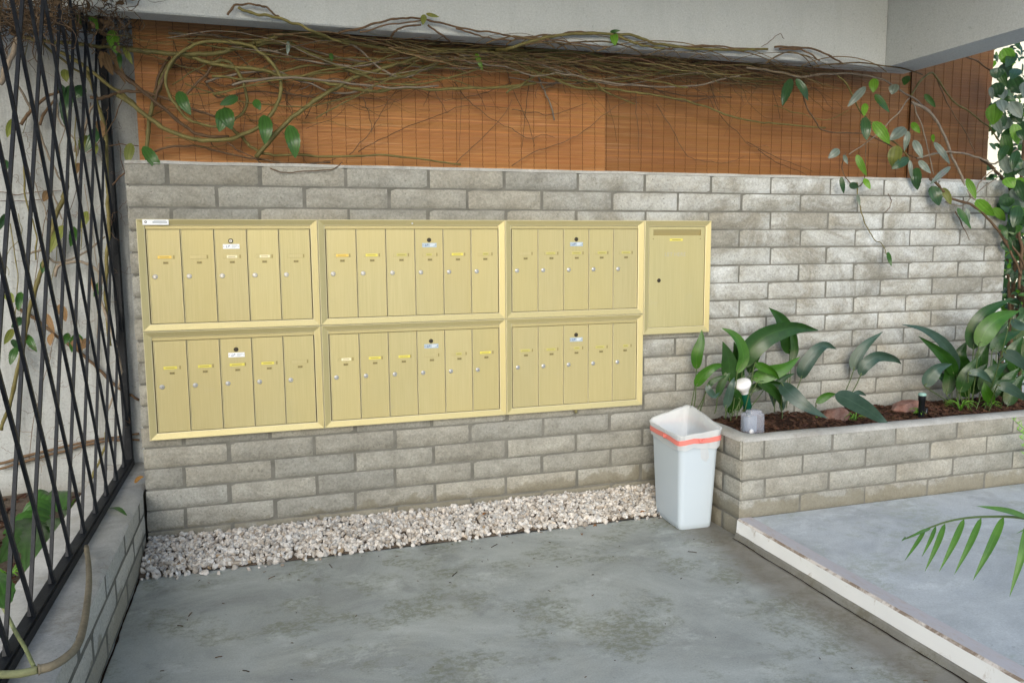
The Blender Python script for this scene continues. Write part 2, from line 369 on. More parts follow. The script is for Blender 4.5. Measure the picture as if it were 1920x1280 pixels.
# edge beams of the storey above: one along the wall, one coming forward at its right end, and an unseen slab added to block top light
CZ, CE, BY = 2.34, 4.09, -.07
mb = MB()
mb.cbox(-4, 3.86, BY, .045, CZ, 3.1, .006); mb.box(3.86, CE, -1.9, .045, CZ, 3.1)
o = put('ceiling_beams', mb, M['ceiling']); o['kind'] = 'structure'; o['label'] = 'white stucco edge beams of the storey above the mailboxes'
mb = MB(); mb.box(-4, CE, -1.9, .5, 3.101, 3.3)
o = put('ceiling', mb, M['ceiling']); o['kind'] = 'structure'; o['label'] = 'unseen white ceiling slab added above the edge beams to block top light'

# ---------------------------------------------------------------- brickwork
def bricks(mb, O, U, Nn, L, ztop, rows, ch, joints, mt=.0085, jt0=.0155, bul=.004, seed=0, endcap=True, rag=.0015, dep=.006):
    """courses on the vertical face through O along unit U with outward normal Nn"""
    rr = random.Random(seed); Z = Vector((0,0,1))
    for r in range(rows):
        zt = ztop - r*ch - mt*.5; zb = ztop - (r+1)*ch + mt*.5
        js = [0] + [j for j in joints(r) if .03 < j < L-.03] + [L]
        for a, b in zip(js[:-1], js[1:]):
            jt = jt0 if seed != 3 else jt0*(1 - .4*min(1, max(0, (a-1.4)/1.6)))
            u0 = a + (jt*.5 if a > 0 else -.002) + rr.uniform(-.002,.002); u1 = b - (jt*.5 if b < L else 0) + rr.uniform(-.002,.002)
            nx = max(4, int((u1-u0)/.022)); nz = 5; t = rr.uniform(.86, 1.08); wv = rr.uniform(-.02,.02)
            col = (t*(1+wv), t, t*(1-wv*1.5)); s0 = rr.uniform(0, 100); dz0 = rr.uniform(-.0015,.0015)
            vs = []; tilt = rr.uniform(-.002,.002)
            for iz in range(nz+1):
                for ix in range(nx+1):
                    fu = ix/nx; fz = iz/nz
                    # denser samples near the edges
                    fz = .5-.5*math.cos(math.pi*fz)
                    q = noise.noise(Vector((s0+fu*(u1-u0)*22, fz*2.5, s0)))
                    q3 = noise.noise(Vector((s0+fu*(u1-u0)*60, fz*6, s0+9)))
                    e = min(1, min(fz, 1-fz)*5+.0)**.5 * min(1, min(fu, 1-fu)*(u1-u0)/.012)**.5
                    off = -dep + e*(dep+bul) + q*.0022*e + q3*.0010*e + tilt*(fu-.5)
                    uu = u0+(u1-u0)*fu; zz = zb+(zt-zb)*fz + dz0 + (rag*noise.noise(Vector((uu*18, zb*40+(0 if fz < .5 else 7), s0))) if iz in (0, nz) else 0)
                    if ix in (0, nx): uu += rag*noise.noise(Vector((zz*50, s0, 3)))*1.5
                    vs.append(O + U*uu + Z*(zz-O.z) + Nn*off)
            w_ = nx+1
            fl = [(iz*w_+ix, iz*w_+ix+1, (iz+1)*w_+ix+1, (iz+1)*w_+ix) for iz in range(nz) for ix in range(nx)]
            if U.cross(Z).dot(Nn) < 0: fl = [f[::-1] for f in fl]
            mb.add(vs, fl, 0, col, smooth=True)
CH, PITCHB, XO, XODD, WZ = .0966, .3832, .1313, .1943, 1.7397
WX0, WX1 = -.033, 4.90
def wj(r):
    o = XO + (XODD if r % 2 else 0) - WX0
    return [o + k*PITCHB + .006*math.sin(r*7+k*3) for k in range(-1, 15)]
wall = empty('brick_wall', (2.4, .07, 0), 'long grey slump block wall carrying the mailboxes', 'brick wall')
mb = MB(); bricks(mb, Vector((WX0, 0, 0)), Vector((1,0,0)), Vector((0,-1,0)), WX1-WX0, WZ, 18, CH, wj, seed=3)
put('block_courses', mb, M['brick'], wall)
mb = MB(); mb.cbox(WX0+.004, WX1-.004, .006, .15, -.02, WZ-.001, .006)
# bevelled cement top that shows above the last course
put('mortar_core', mb, M['mortar'], wall)
mb = MB(); n_ = 160
xs = np.linspace(WX0-.001, WX1, n_); vs = []
for x in xs:
    q = .003*noise.noise(Vector((x*5, 0, 0))); vs += [(x, -.001+q, WZ-.007+q), (x, .006, WZ+.007+q), (x, .150, WZ+.008), (x, .152, WZ-.01)]
mb.add(vs, [(4*i+j, 4*(i+1)+j, 4*(i+1)+j+1, 4*i+j+1) for i in range(n_-1) for j in range(3)], 0)
mb.add(vs, [(4*i+3, 4*(i+1)+3, 4*(i+1), 4*i) for i in range(n_-1)], 0); mb.add(vs[:4], [(0,1,2,3)]); mb.add(vs[-4:], [(3,2,1,0)])
put('cement_top', mb, M['cap'], wall)
# cement footing seen just above the gravel

# low wall on the left, its faces seen at a steep angle
low = empty('low_brick_wall', (-.17, -1.5, 0), 'low grey block wall under the black lattice fence', 'low wall')
def lj(r): return [.06 + (.19 if r % 2 else 0) + k*.40 + .02*math.sin(k*5+r) for k in range(0, 12)]
mb = MB(); bricks(mb, Vector((LX, -4.2, 0)), Vector((0,1,0)), Vector((1,0,0)), 4.19, .2951-.006, 3, CH, lj, .011, .020, .001, 11, dep=.003)
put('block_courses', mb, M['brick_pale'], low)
mb = MB(); mb.box(-.30, LX-.0022, -4.2, -.004, -.02, .2951-.012); mb.box(-.30, -.05, -.004, .52, -.02, .2951-.012); put('mortar_core', mb, M['mortar'], low)
mb = MB(); n_ = 60; vs = []
for i in range(n_):
    y = -4.2 + (4.2+.5)*i/(n_-1); q = .003*noise.noise(Vector((y*4, 1, 0)))
    xr = LX+.003 if y < -.01 else -.045
    vs += [(-.302, y, .283), (-.296, y, .296+q), (-.15, y, .297+q), (xr-.014, y, .2955+q), (xr+q, y, .283)]
mb.add(vs, [(5*i+j, 5*i+j+1, 5*(i+1)+j+1, 5*(i+1)+j) for i in range(n_-1) for j in range(4)], 0, smooth=True)
put('cement_top', mb, M['cap'], low)

# planter
pl = empty('brick_planter', (3.9, -.35, 0), 'raised grey block planter full of dark soil', 'planter')
def pj(r): return [(.125 if r % 2 == 0 else .335) + k*.3832 + .01*math.sin(k*3+r) for k in range(0, 12)]
mb = MB(); bricks(mb, Vector((PLX, PLY, 0)), Vector((1,0,0)), Vector((0,-1,0)), 3.2, PLZ-.004, 4, (PLZ-KZ)/3.93, pj, .009, .010, .004, 21)
def pj2(r): return [.22 + (.19 if r % 2 else 0)-.12, .22+(.19 if r % 2 else 0)+.27]
bricks(mb, Vector((PLX, 0, 0)), Vector((0,-1,0)), Vector((-1,0,0)), -PLY, PLZ-.004, 5, (PLZ-KZ)/3.93, lambda r: [(.36 if r % 2 else .52)], .009, .010, .004, 22)
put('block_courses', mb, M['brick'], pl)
PT = .115
mb = MB(); mb.box(PLX+.006, PLX+3.2, PLY+.006, PLY+PT, -.02, PLZ-.012); mb.box(PLX+.006, PLX+PT, PLY+PT, -.012, -.02, PLZ-.012); put('mortar_core', mb, M['mortar'], pl)
mb = MB()
def strip(path, prof_in, prof_out):   # rounded cement rim swept along the L-shaped wall head
    pass
outer = [(PLX, -.012)] + [(PLX, -.012+(PLY+.012+.03)*k/10) for k in range(1, 11)] + [(PLX+.004, PLY+.008), (PLX+.02, PLY)] + [(PLX+.02+3.18*k/50, PLY) for k in range(1, 51)]
inner = [(PLX+PT, -.012)] + [(PLX+PT, -.012+(PLY+.012+PT+.04)*k/10) for k in range(1, 11)] + [(PLX+PT+.015, PLY+PT+.012), (PLX+PT+.045, PLY+PT)] + [(PLX+PT+.045+3.155*k/50-.02, PLY+PT) for k in range(1, 51)]
vs = []
for (a, b), (c, d) in zip(outer, inner):
    q = .003*noise.noise(Vector((a*5, b*5, 0))); q2 = .008*noise.noise(Vector((c*4, d*4, 3)))
    vs += [(a, b, PLZ-.012), (a*.9+c*.1, b*.9+d*.1, PLZ+q), (a*.5+c*.5, b*.5+d*.5, PLZ+.003+q), (a*.15+c*.85+q2, b*.15+d*.85+q2, PLZ-.002+q), (c+q2, d+q2, PLZ-.012), (c+q2, d+q2, PLZ-.11)]
mb.add(vs, [(6*i+j, 6*(i+1)+j, 6*(i+1)+j+1, 6*i+j+1)[::-1] for i in range(len(outer)-1) for j in range(5)], 0, smooth=True)
put('cement_rim', mb, M['cap'], pl)
# soil sheet and bark
def sheet(x0, x1, y0, y1, zf, nx, ny):
    vs = [(x0+(x1-x0)*i/nx, y0+(y1-y0)*j/ny, zf(x0+(x1-x0)*i/nx, y0+(y1-y0)*j/ny)) for j in range(ny+1) for i in range(nx+1)]
    return vs, [(j*(nx+1)+i, j*(nx+1)+i+1, (j+1)*(nx+1)+i+1, (j+1)*(nx+1)+i) for j in range(ny) for i in range(nx)]
def soilz(x, y): return .405 + .018*noise.noise(Vector((x*3, y*3, 0))) + .010*noise.noise(Vector((x*14, y*14, 4)))
mb = MB(); mb.add(*sheet(PLX+.08, PLX+3.2, PLY+.08, .0, soilz, 150, 36), smooth=True)
o = put('planter_soil', mb, M['soil']); o['kind'] = 'structure'; o['label'] = 'dark damp soil inside the raised planter'
def scatter_chips(n, xr, yr, zf, smin, smax, seed, zoff=.003):
    r = random.Random(seed); mb = MB()
    for _ in range(n):
        x = r.uniform(*xr); y = r.uniform(*yr); a = r.uniform(0, math.tau); l = r.uniform(smin, smax); wd = l*r.uniform(.2, .5); h = l*r.uniform(.08, .2)
        d = Vector((math.cos(a), math.sin(a), r.uniform(-.35, .35))).normalized(); s_ = Vector((-math.sin(a), math.cos(a), r.uniform(-.4,.4))).normalized(); n3 = d.cross(s_).normalized()
        c = Vector((x, y, zf(x, y)+zoff+r.uniform(0, .006))); t = r.uniform(.5, 1.7)
        vs = [c + d*sx*l*.5*(1 if sy > 0 else r.uniform(.7,1)) + s_*sy*wd*.5 + n3*sz*h*.5 for sz in (-1,1) for sx, sy in ((-1,-1),(1,-1),(1,1),(-1,1))]
        mb.add(vs, [(0,3,2,1),(4,5,6,7),(0,1,5,4),(1,2,6,5),(2,3,7,6),(3,0,4,7)], 0, (t, t*r.uniform(.85,1), t*r.uniform(.75,1)))
    return mb
o = put('bark_mulch', scatter_chips(3800, (PLX+.12, 5.5), (PLY+.13, -.01), soilz, .012, .04, 5), M['chip'])
tag(o, 'brown bark mulch scattered over the planter soil', 'mulch', kind='stuff')
# bed behind the fence
def bedz(x, y): return .17 + .03*noise.noise(Vector((x*2.5, y*2.5, 7))) + .012*noise.noise(Vector((x*12, y*12, 2)))
mb = MB(); mb.add(*sheet(-3, -.295, -4.2, .52, bedz, 70, 110), smooth=True)
o = put('bed_soil', mb, M['dirt']); o['kind'] = 'structure'; o['label'] = 'dry brown soil behind the lattice fence'
o = put('leaf_litter', scatter_chips(1500, (-1.9, -.31), (-2.4, .5), bedz, .01, .05, 8), M['chip'])
tag(o, 'dead leaf and bark litter on the soil behind the fence', 'leaf litter', kind='stuff')
# white wall
mb = MB(); mb.box(-4, .16, .52, .72, -.03, 2.6)
o = put('plaster_wall', mb, M['white_wall']); tag(o, 'white stucco wall behind the black lattice fence', 'wall')
# gravel
def gz(x, y): return .010 + .058*min(1, max(0, (y-GY)/.26))**.75 + .007*noise.noise(Vector((x*5, y*5, 0)))
def gravel():
    bm = bmesh.new(); bmesh.ops.create_icosphere(bm, subdivisions=1, radius=1); bv = np.array([v.co[:] for v in bm.verts]); bf = np.array([[v.index for v in f.verts] for f in bm.faces]); bm.free()
    bm = bmesh.new(); bmesh.ops.create_icosphere(bm, subdivisions=2, radius=1); bv2 = np.array([v.co[:] for v in bm.verts]); bf2 = np.array([[v.index for v in f.verts] for f in bm.faces]); bm.free()
    V, Fc, C = [], [], []; off = 0
    n = 5600
    for i in range(n):
        x = rng.uniform(LX+.012, KX-.005); y = rng.uniform(GY+.006, -.008)
        if i < 120: y = rng.uniform(GY-.012, GY+.012)
        if i < 16: y = rng.uniform(GY-.05, GY); x = rng.uniform(LX+.01, .8)
        s = rng.uniform(.0075, .0170)*(1.35 if rng.random() < .15 else 1)
        sc = np.array([s, s*rng.uniform(.6,1), s*rng.uniform(.45,.8)])
        v = bv2.copy() if x < 1.2 else bv2.copy(); f = bf2
        # faceted chips : clip against random planes
        for _ in range(7):
            d = rng.normal(size=3); d /= np.linalg.norm(d); h = rng.uniform(.42,.80); t = v@d; m_ = t > h; v[m_] -= np.outer(t[m_]-h, d)
        q = rng.normal(size=4); q /= np.linalg.norm(q); a, b, c, d_ = q
        Rm = np.array([[1-2*(c*c+d_*d_), 2*(b*c-a*d_), 2*(b*d_+a*c)],[2*(b*c+a*d_),1-2*(b*b+d_*d_),2*(c*d_-a*b)],[2*(b*d_-a*c),2*(c*d_+a*b),1-2*(b*b+c*c)]])
        v = (v*sc)@Rm.T
        edge = min(1, (y-GY+.01)/.05) ; lay = rng.random()**.6
        z = gz(x, y) + (lay-.55)*.018*edge
        if y < GY: z = s*.4
        v += np.array([x, y, max(z, .003)]); V.append(v); Fc.append(f+off); off += len(v)
        t = rng.uniform(.62, 1.08); wv = rng.uniform(-.04, .08)
        q_ = rng.random()
        if q_ < .10: t *= .62; wv += .10
        elif q_ < .24: t *= .85; wv += .09
        elif q_ < .32: t *= .8; wv = -.05
        if rng.random() < .006: t = .55; wv = .35
        C.append(np.tile([t, t*(1-wv*.6), t*(1-wv*1.3)], (len(f)*3, 1)))
    V = np.vstack(V); Fc = np.vstack(Fc); C = np.vstack(C)
    me = bpy.data.meshes.new('gravel'); nf = len(Fc)
    me.vertices.add(len(V)); me.vertices.foreach_set('co', V.astype(np.float32).ravel())
    me.loops.add(nf*3); me.loops.foreach_set('vertex_index', Fc.astype(np.int32).ravel())
    me.polygons.add(nf); me.polygons.foreach_set('loop_start', np.arange(0, nf*3, 3, dtype=np.int32)); me.update(calc_edges=True)
    ca = me.color_attributes.new('tint', 'FLOAT_COLOR', 'CORNER'); ca.data.foreach_set('color', np.c_[C, np.ones(len(C))].astype(np.float32).ravel())
    me.materials.append(M['gravel']); me.polygons.foreach_set('use_smooth', np.zeros(nf, dtype=bool))
    o = bpy.data.objects.new('gravel', me); SC.collection.objects.link(o)
    tag(o, 'strip of white marble chips at the foot of the wall', 'gravel', kind='stuff')
gravel()
mb = MB(); mb.add(*sheet(LX, KX, GY+.004, .0, lambda x, y: gz(x, y)-.010, 120, 14))
o = put('gravel_bed', mb, M['dirt']); o['kind'] = 'structure'; o['label'] = 'earth under the white gravel strip'

# ---------------------------------------------------------------- mailboxes
PD, MG, HT = .1373, .0352, .4862
DT, DB = .0455, .033
YF, YI, YD = -.034, -.026, -.0225       # outer lip, inner lip, door face
W5, W6 = 5*PD+2*MG, 6*PD+2*MG
XA, XB, XC, XD_ = 0., .7569+.0, .7569+.8966, .7569*2+.8966
def frame_mesh(x0, x1, z0, z1, l, t, r, b):
    mb = MB(); g = .0008
    x0 += g; x1 -= g; z0 += g; z1 -= g
    o_ = [(x0,z0),(x1,z0),(x1,z1),(x0,z1)]; e = .003
    o2 = [(x0+e,z0+e),(x1-e,z0+e),(x1-e,z1-e),(x0+e,z1-e)]
    i0 = [(x0+l-e,z0+b-e),(x1-r+e,z0+b-e),(x1-r+e,z1-t+e),(x0+l-e,z1-t+e)]
    i_ = [(x0+l,z0+b),(x1-r,z0+b),(x1-r,z1-t),(x0+l,z1-t)]
    rings = [(o_, .0), (o_, YF+.002), (o2, YF), (i0, YI), (i_, YI+.0015), (i_, -.006)]
    vs = [(x, y, z) for ring, y in rings for x, z in ring]
    tones = [1.0, .93, 1.0, 1.05]
    for k in range(5):
        for j in range(4):
            mi = 1 if k in (1, 3) else 0
            mb.add([vs[4*k+j], vs[4*k+(j+1) % 4], vs[4*k+4+(j+1) % 4], vs[4*k+4+j]], [(0,1,2,3)], mi)
    return mb
def disc(mb, x, z, y, r, h, mi=0, n=20): mb.lathe(Vector((x, y, z)), Vector((0,-1,0)), [(0, r), (h*.7, r), (h, r*.8)], n, mi)
def lock(parent, x, z, dark=False, key=0.):
    mb = MB(); y = YD
    if dark:
        disc(mb, x, z, y, .0105, .002, 1); disc(mb, x, z, y-.0015, .0068, .0022, 0 if key > .5 else 1)
        mb.box(x-.0012, x+.0012, y-.0046, y-.0036, z-.004, z+.004, 2)
    else:
        disc(mb, x, z, y, .0108, .003, 0); disc(mb, x, z, y-.003, .0072, .0018, 0)
        a = random.uniform(-.6,.6); mb.box(x+.001, x+.0056, y-.0056, y-.0045, z-.0011, z+.0011, 2)
    put('lock', mb, [M['chrome'], M['lock_dark'], M['keyhole']], parent)
def textmesh(s, size, mat_, parent, loc, shear=0, ext=.0002, name='lettering', sx=1):
    cu = bpy.data.curves.new('t', 'FONT'); cu.body = s; cu.size = size; cu.extrude = ext; cu.shear = shear; cu.align_x = 'CENTER'; cu.align_y = 'CENTER'; cu.resolution_u = 2
    to = bpy.data.objects.new('t', cu); SC.collection.objects.link(to); dg = bpy.context.evaluated_depsgraph_get(); dg.update()
    me = bpy.data.meshes.new_from_object(to.evaluated_get(dg)); bpy.data.objects.remove(to)
    mb = MB(); mb.add([(v.co.x*sx+loc[0], loc[1]-v.co.z, v.co.y+loc[2]) for v in me.vertices], [list(p.vertices) for p in me.polygons])
    return put(name, mb, mat_, parent)
def badge(parent, x, z, white):
    mb = MB(); y = YD; pm = M['plate_white'] if white else M['plate_steel']
    mb.cbox(x-.035, x+.035, y-.0014, y, z-.0105, z+.0105, .0006, 0)
    disc(mb, x-.031, z, y-.0012, .0016, .0008, 1, 8); disc(mb, x+.031, z, y-.0012, .0016, .0008, 1, 8)
    yy = y-.0018
    for k in range(4):                          # small lines of print
        w_ = [.024, .026, .02, .015][k]; mb.box(x+.002, x+.002+w_, yy, y-.0015, z+.0052-k*.0036, z+.0066-k*.0036, 2)
    b = put('badge', mb, [pm, M['lock_dark'], M['ink_grey'] if white else M['plate_white']], parent)
    textmesh('LP', .0155, M['ink_blue'], b, (x-.0155, y-.0018, z-.0005), .35)
def unit(x0, z1, nd, mi_, cards, white, label, sx=1., name='mailbox_unit', width=None):
    z0 = z1-HT; W = width; x1 = x0+W
    u = empty(name, ((x0+x1)/2, 0, z0), label, 'mailbox unit', 'gold mailbox units on the wall')
    put('frame', frame_mesh(x0, x1, z0, z1, MG-.004, .0265, MG-.004, DB-.003), [M['gold'], M['gold_edge']], u)
    mb = MB(); a, b = x0+MG-.005, x1-MG+.005
    mb.box(a, b, -.012, -.002, z0+DB-.004, z1-.024, 1)
    mb.cbox(a+.001, b-.001, YD+.001, -.011, z1-DT+.002, z1-.0275, .001, 0, (.93,.92,.90)); put('header_panel', mb, [M['gold'], M['gold_gap']], u)
    pd = (W-2*MG)/nd
    for k in range(nd):
        dx0 = x0+MG+k*pd+.0022; dx1 = dx0+pd-.0044; dz1 = z1-DT; dz0 = z0+DB
        mb = MB(); t = random.uniform(.955, 1.03)
        yj = YD + random.uniform(-.0006,.0006)
        mb.cbox(dx0+.002, dx1-.002, yj, -.0125, dz0, dz1, .0008, 0, (t, t, t*random.uniform(.97,1.02)))
        for e0, e1 in ((dx0-.0006, dx0+.0026), (dx1-.0026, dx1+.0006)): mb.cbox(e0, e1, yj-.0030, -.0125, dz0, dz1, .0012, 1)
        d = put('door', mb, [M['gold'], M['gold_edge']], u)
        cx = (dx0+dx1)/2 + .004
        lock(d, dx0+.0255 + random.uniform(-.001,.001), dz1-.203)
        # name slot
        sm = MB(); zc = dz1-.119; hw = .0375
        sm.cbox(cx-hw, cx+hw, yj-.0012, yj+.001, zc-.0085, zc+.0085, .0008, 0)
        sm.box(cx+hw-.007, cx+hw-.001, yj-.0016, yj-.001, zc-.0075, zc+.0075, 1)
        s_ = put('name_slot', sm, [M['gold'], M['brass']], d)
        c = cards[k]
        if c:
            cm = MB(); cw = {'a': .030, 'y': .030, 'p': .024, 'o': .026, 'O': .016, 'Y': .034}[c]; sh = random.uniform(-.006,.004)
            cm.box(cx-cw+sh+.001, cx+cw+sh-.003, yj-.0022, yj-.0013, zc-.006, zc+.006, 0)
            lw = cw*.7; cm.box(cx-lw+sh, cx+lw*.8+sh, yj-.0026, yj-.0023, zc-.0014, zc+.0012, 1)
            put('name_card', cm, [M[{'a': 'card_amber', 'y': 'card_yellow', 'p': 'card_pale', 'o': 'card_olive', 'O': 'card_olive', 'Y': 'card_yellow'}[c]], M['brass']], s_)
        nm = MB(); zc = dz1-.1435; nm.cbox(cx-.011, cx+.011, yj-.001, yj+.001, zc-.0052, zc+.0052, .0005, 0)
        for q in range(3): nm.box(cx-.0075+q*.0055, cx-.0045+q*.0055, yj-.0014, yj-.0009, zc-.0032, zc+.0032 - (q == 1)*.002, 1)
        put('number_plate', nm, [M['brass'], M['brass_ink']], d)
        if k == mi_:
            lock(d, cx-.003, dz1-.050, True, 1. if (white and z1 > 1.2) else 0.); badge(d, cx-.002, dz1-.0745, white)
    return u
ZT = 1.4964
u1 = unit(XA, ZT, 5, 2, ['a', None, 'p', 'p', None], True, 'leftmost unit of the upper row of gold mailboxes, white sticker on its corner', width=.7569)
unit(XA, ZT-HT, 5, 2, ['y', 'y', 'Y', 'y', None], True, 'leftmost unit of the lower row of gold mailboxes, bright white badge', width=.7569)
u2 = unit(XB, ZT, 6, 3, ['a', 'y', 'o', 'O', 'y', 'O'], False, 'six door gold mailbox unit of the upper row, amber card on its first door', width=.8966)
unit(XB, ZT-HT, 6, 3, ['p', 'y', 'y', None, 'O', 'y'], False, 'six door gold mailbox unit in the middle of the lower row', width=.8966)
unit(XC, ZT, 5, 2, [None, 'o', 'o', 'o', 'o'], False, 'upper row mailbox unit with five doors, directly left of the single large box', width=.7569)
unit(XC, ZT-HT, 5, 2, ['o', 'o', 'O', 'o', 'O'], False, 'rightmost unit of the lower row of gold mailboxes, above a pipe stub', width=.7569)
# inventory sticker on unit 1
mb = MB(); sx0 = .026; mb.box(sx0, sx0+.104, YF-.0008, YF+.001, ZT-.0255, ZT-.003, 0)
disc(mb, sx0+.013, ZT-.013, YF-.0008, .0052, .0003, 1, 12); disc(mb, sx0+.013, ZT-.0125, YF-.0012, .0024, .0003, 0, 10)
mb.box(sx0+.040, sx0+.098, YF-.0012, YF-.0008, ZT-.0175, ZT-.0115, 2); mb.box(sx0+.045, sx0+.094, YF-.0012, YF-.0008, ZT-.0085, ZT-.0065, 2)
put('sticker', mb, [M['plate_white'], M['lock_dark'], M['ink_grey']], u1)
mb = MB(); q = P(773, 419, YF); disc(mb, q.x, q.z, YF+.001, .0045, .002, 0, 12); put('rivet', mb, M['chrome'], u2)
# single parcel box
X0, W4, H4 = XD_, .3949, .5977
u = empty('drop_box', (X0+W4/2, 0, ZT-H4), 'single tall gold letter box with a wide slot, right of all the mailbox units', 'drop box')
put('frame', frame_mesh(X0, X0+W4, ZT-H4, ZT, .030, .030, .030, .035), [M['gold'], M['gold_edge']], u)
mb = MB(); dx0, dx1, dz0, dz1 = X0+.0325, X0+W4-.0335, ZT-H4+.037, ZT-.0325
sx0_, sx1_, sz0, sz1 = X0+.056, X0+.338, ZT-.0775, ZT-.047
fy = YD; col = (1.0, 1.02, 1.02)
mb.box(X0+.025, X0+W4-.025, -.0065, -.002, ZT-H4+.03, ZT-.028, 1)
mb.cbox(dx0, sx0_, fy, -.012, sz0, sz1, .0001, 0, col); mb.cbox(sx1_, dx1, fy, -.012, sz0, sz1, .0001, 0, col)
mb.cbox(dx0, dx1, fy, -.012, sz1, dz1, .0006, 0, col); mb.cbox(dx0, dx1, fy, -.012, dz0, sz0, .0006, 0, col)
mb.box(sx0_, sx1_, -.011, -.0066, sz0, sz1, 0, (.62,.6,.55))
d = put('door', mb, [M['gold'], M['gold_gap']], u, None)
mb = MB(); mb.add([(sx0_, fy+.0012, sz1), (sx1_, fy+.0012, sz1), (sx1_, -.0105, sz0+.002), (sx0_, -.0105, sz0+.002)], [(0,1,2,3)], 0, (.85,.82,.76))
put('slot_flap', mb, M['gold'], d)
mb = MB(); cx = X0+.19; mb.box(cx-.038, cx+.038, fy-.0012, fy+.0005, ZT-.106, ZT-.0945, 0); mb.box(cx-.024, cx+.026, fy-.0016, fy-.0012, ZT-.102, ZT-.0985, 1)
put('label_strip', mb, [M['card_yellow'], M['brass']], d)
for xx in (X0+.056, X0+.334):
    mb = MB(); disc(mb, xx, ZT-.0955, fy, .0032, .001, 0, 10); put('screw', mb, M['brass'], d)
lock(d, X0+.092, ZT-.3125, True)
textmesh('LET HERE', .030, M['ghost'], d, (X0+.186, fy-.0003, ZT-.178), 0, .00015, 'faded_lettering')

# ---------------------------------------------------------------- blinds
def blind_obj(x0, x1, y, tone, label, seed):
    r = random.Random(seed); z0, z1 = WZ-.03, 2.60
    b = empty('bamboo_blind', ((x0+x1)/2, y, z0), label, 'blind', 'bamboo blinds above the wall')
    mb = MB(); h = .0062; n = int((z1-z0)/h); nx = max(8, int((x1-x0)/.05))
    for k in range(n):
        za = z0+k*h; t = tone*(r.uniform(.93, 1.05) if r.random() > .06 else 1.3); c = (t, t*r.uniform(.95,1.04), t*r.uniform(.9,1.08)); vs = []
        for i in range(nx+1):
            x = x0+(x1-x0)*i/nx; q = .0012*noise.noise(Vector((x*3, k*.6, seed))) + .004*noise.noise(Vector((x*1.3, za*3, seed)))
            vs += [(x, y+q+.0015, za), (x, y+q-.0012, za+h*.3), (x, y+q-.0012, za+h*.75), (x, y+q+.0015, za+h*.98)]
        mb.add(vs, [(4*i+j, 4*(i+1)+j, 4*(i+1)+j+1, 4*i+j+1) for i in range(nx) for j in range(3)], 0, c, smooth=True)
    mb.box(x0, x1, y+.004, y+.007, z0, z1, 0, (tone*.35,)*3)
    put('slat_panel', mb, M['blind'], b)
    mb = MB(); x = x0+.03
    while x < x1-.01:
        pts = [Vector((x+.0012*(1 if k % 2 else -1)+.001*noise.noise(Vector((k, x*9, 0))), y-.0025+.004*noise.noise(Vector((x*1.3, (z0+k*.0124)*3, seed))), z0+k*.0124)) for k in range(int((z1-z0)/.0124))]
        mb.tube(pts, .0013, 3, 0, cap=False); x += .0685*r.uniform(.96, 1.04)
    put('stitching_cord', mb, M['cord'], b)
    mb = MB(); mb.box(x0, x1, y-.003, y+.012, z1-.03, z1, 0, (.5,)*3); put('head_rail', mb, M['blind'], b)
blind_obj(.002, 2.285, .200, .97, 'long orange bamboo blind above the mailboxes', 1)
blind_obj(2.270, 4.315, .212, .70, 'reddish bamboo blind toned darker for weaker light, between the bright blind and the narrow end blind', 2)  # tone lowered to paint in weaker light towards the right
blind_obj(4.300, 4.925, .198, .52, 'narrow bamboo blind toned dark for weaker light at the right end beside the foliage', 3)  # tone lowered further for the weaker light at this end

# ---------------------------------------------------------------- lattice fence
FX = -.165
fe = empty('lattice_fence', (FX, -1.5, .3), 'black iron lattice fence with crossed bars on the low wall', 'fence')
mb = MB(); mb.cbox(FX-.022, FX+.022, -4.2, .47, .299, .327, .001); mb.box(FX+.010, FX+.016, -4.2, .47, .3265, .334)
put('bottom_rail', mb, M['iron'], fe)
mb = MB(); mb.cbox(FX-.020, FX+.016, .462, .498, .298, 2.6, .003); put('post', mb, M['iron'], fe)
mb = MB(); mb.box(FX-.02, FX+.02, -4.2, .47, 2.56, 2.6); put('top_rail', mb, M['iron'], fe)
ZB, ZTOP, SL = .322, 2.58, .50
for k in range(-4, 22):
    yk = .089 - .2325*k
    for sgn in (1, -1):
        y0, z0 = yk, ZB; y1, z1 = yk + sgn*SL*(ZTOP-ZB), ZTOP
        # clip to y in [-3.9,.465]
        if y0 > .465:
            if sgn > 0: continue
            t = (y0-.465)/(y0-y1); z0 = z0+(z1-z0)*t; y0 = .465
        if y1 > .465: t = (.465-y0)/(y1-y0); z1 = z0+(z1-z0)*t; y1 = .465
        if y0 < -2.6 and y1 < -2.6: continue
        if y1 < -3.2: t = (-3.2-y0)/(y1-y0); z1 = z0+(z1-z0)*t; y1 = -3.2
        xo = FX + (.006 if sgn < 0 else -.007)
        mb = MB(); d = Vector((0, y1-y0, z1-z0)).normalized(); s_ = Vector((1,0,0)); n3 = d.cross(s_); hw = .0050
        A, B = Vector((xo, y0, z0)), Vector((xo, y1, z1)); L_ = (B-A).length
        vs = [p + s_*a*hw + n3*b*hw for p in (A, B) for a, b in ((-1,-1),(1,-1),(1,1),(-1,1))]
        mb.add(vs, [(0,1,2,3)[::-1], (4,5,6,7), (0,1,5,4), (1,2,6,5), (2,3,7,6), (3,0,4,7)]); put('bar', mb, M['iron'], fe)

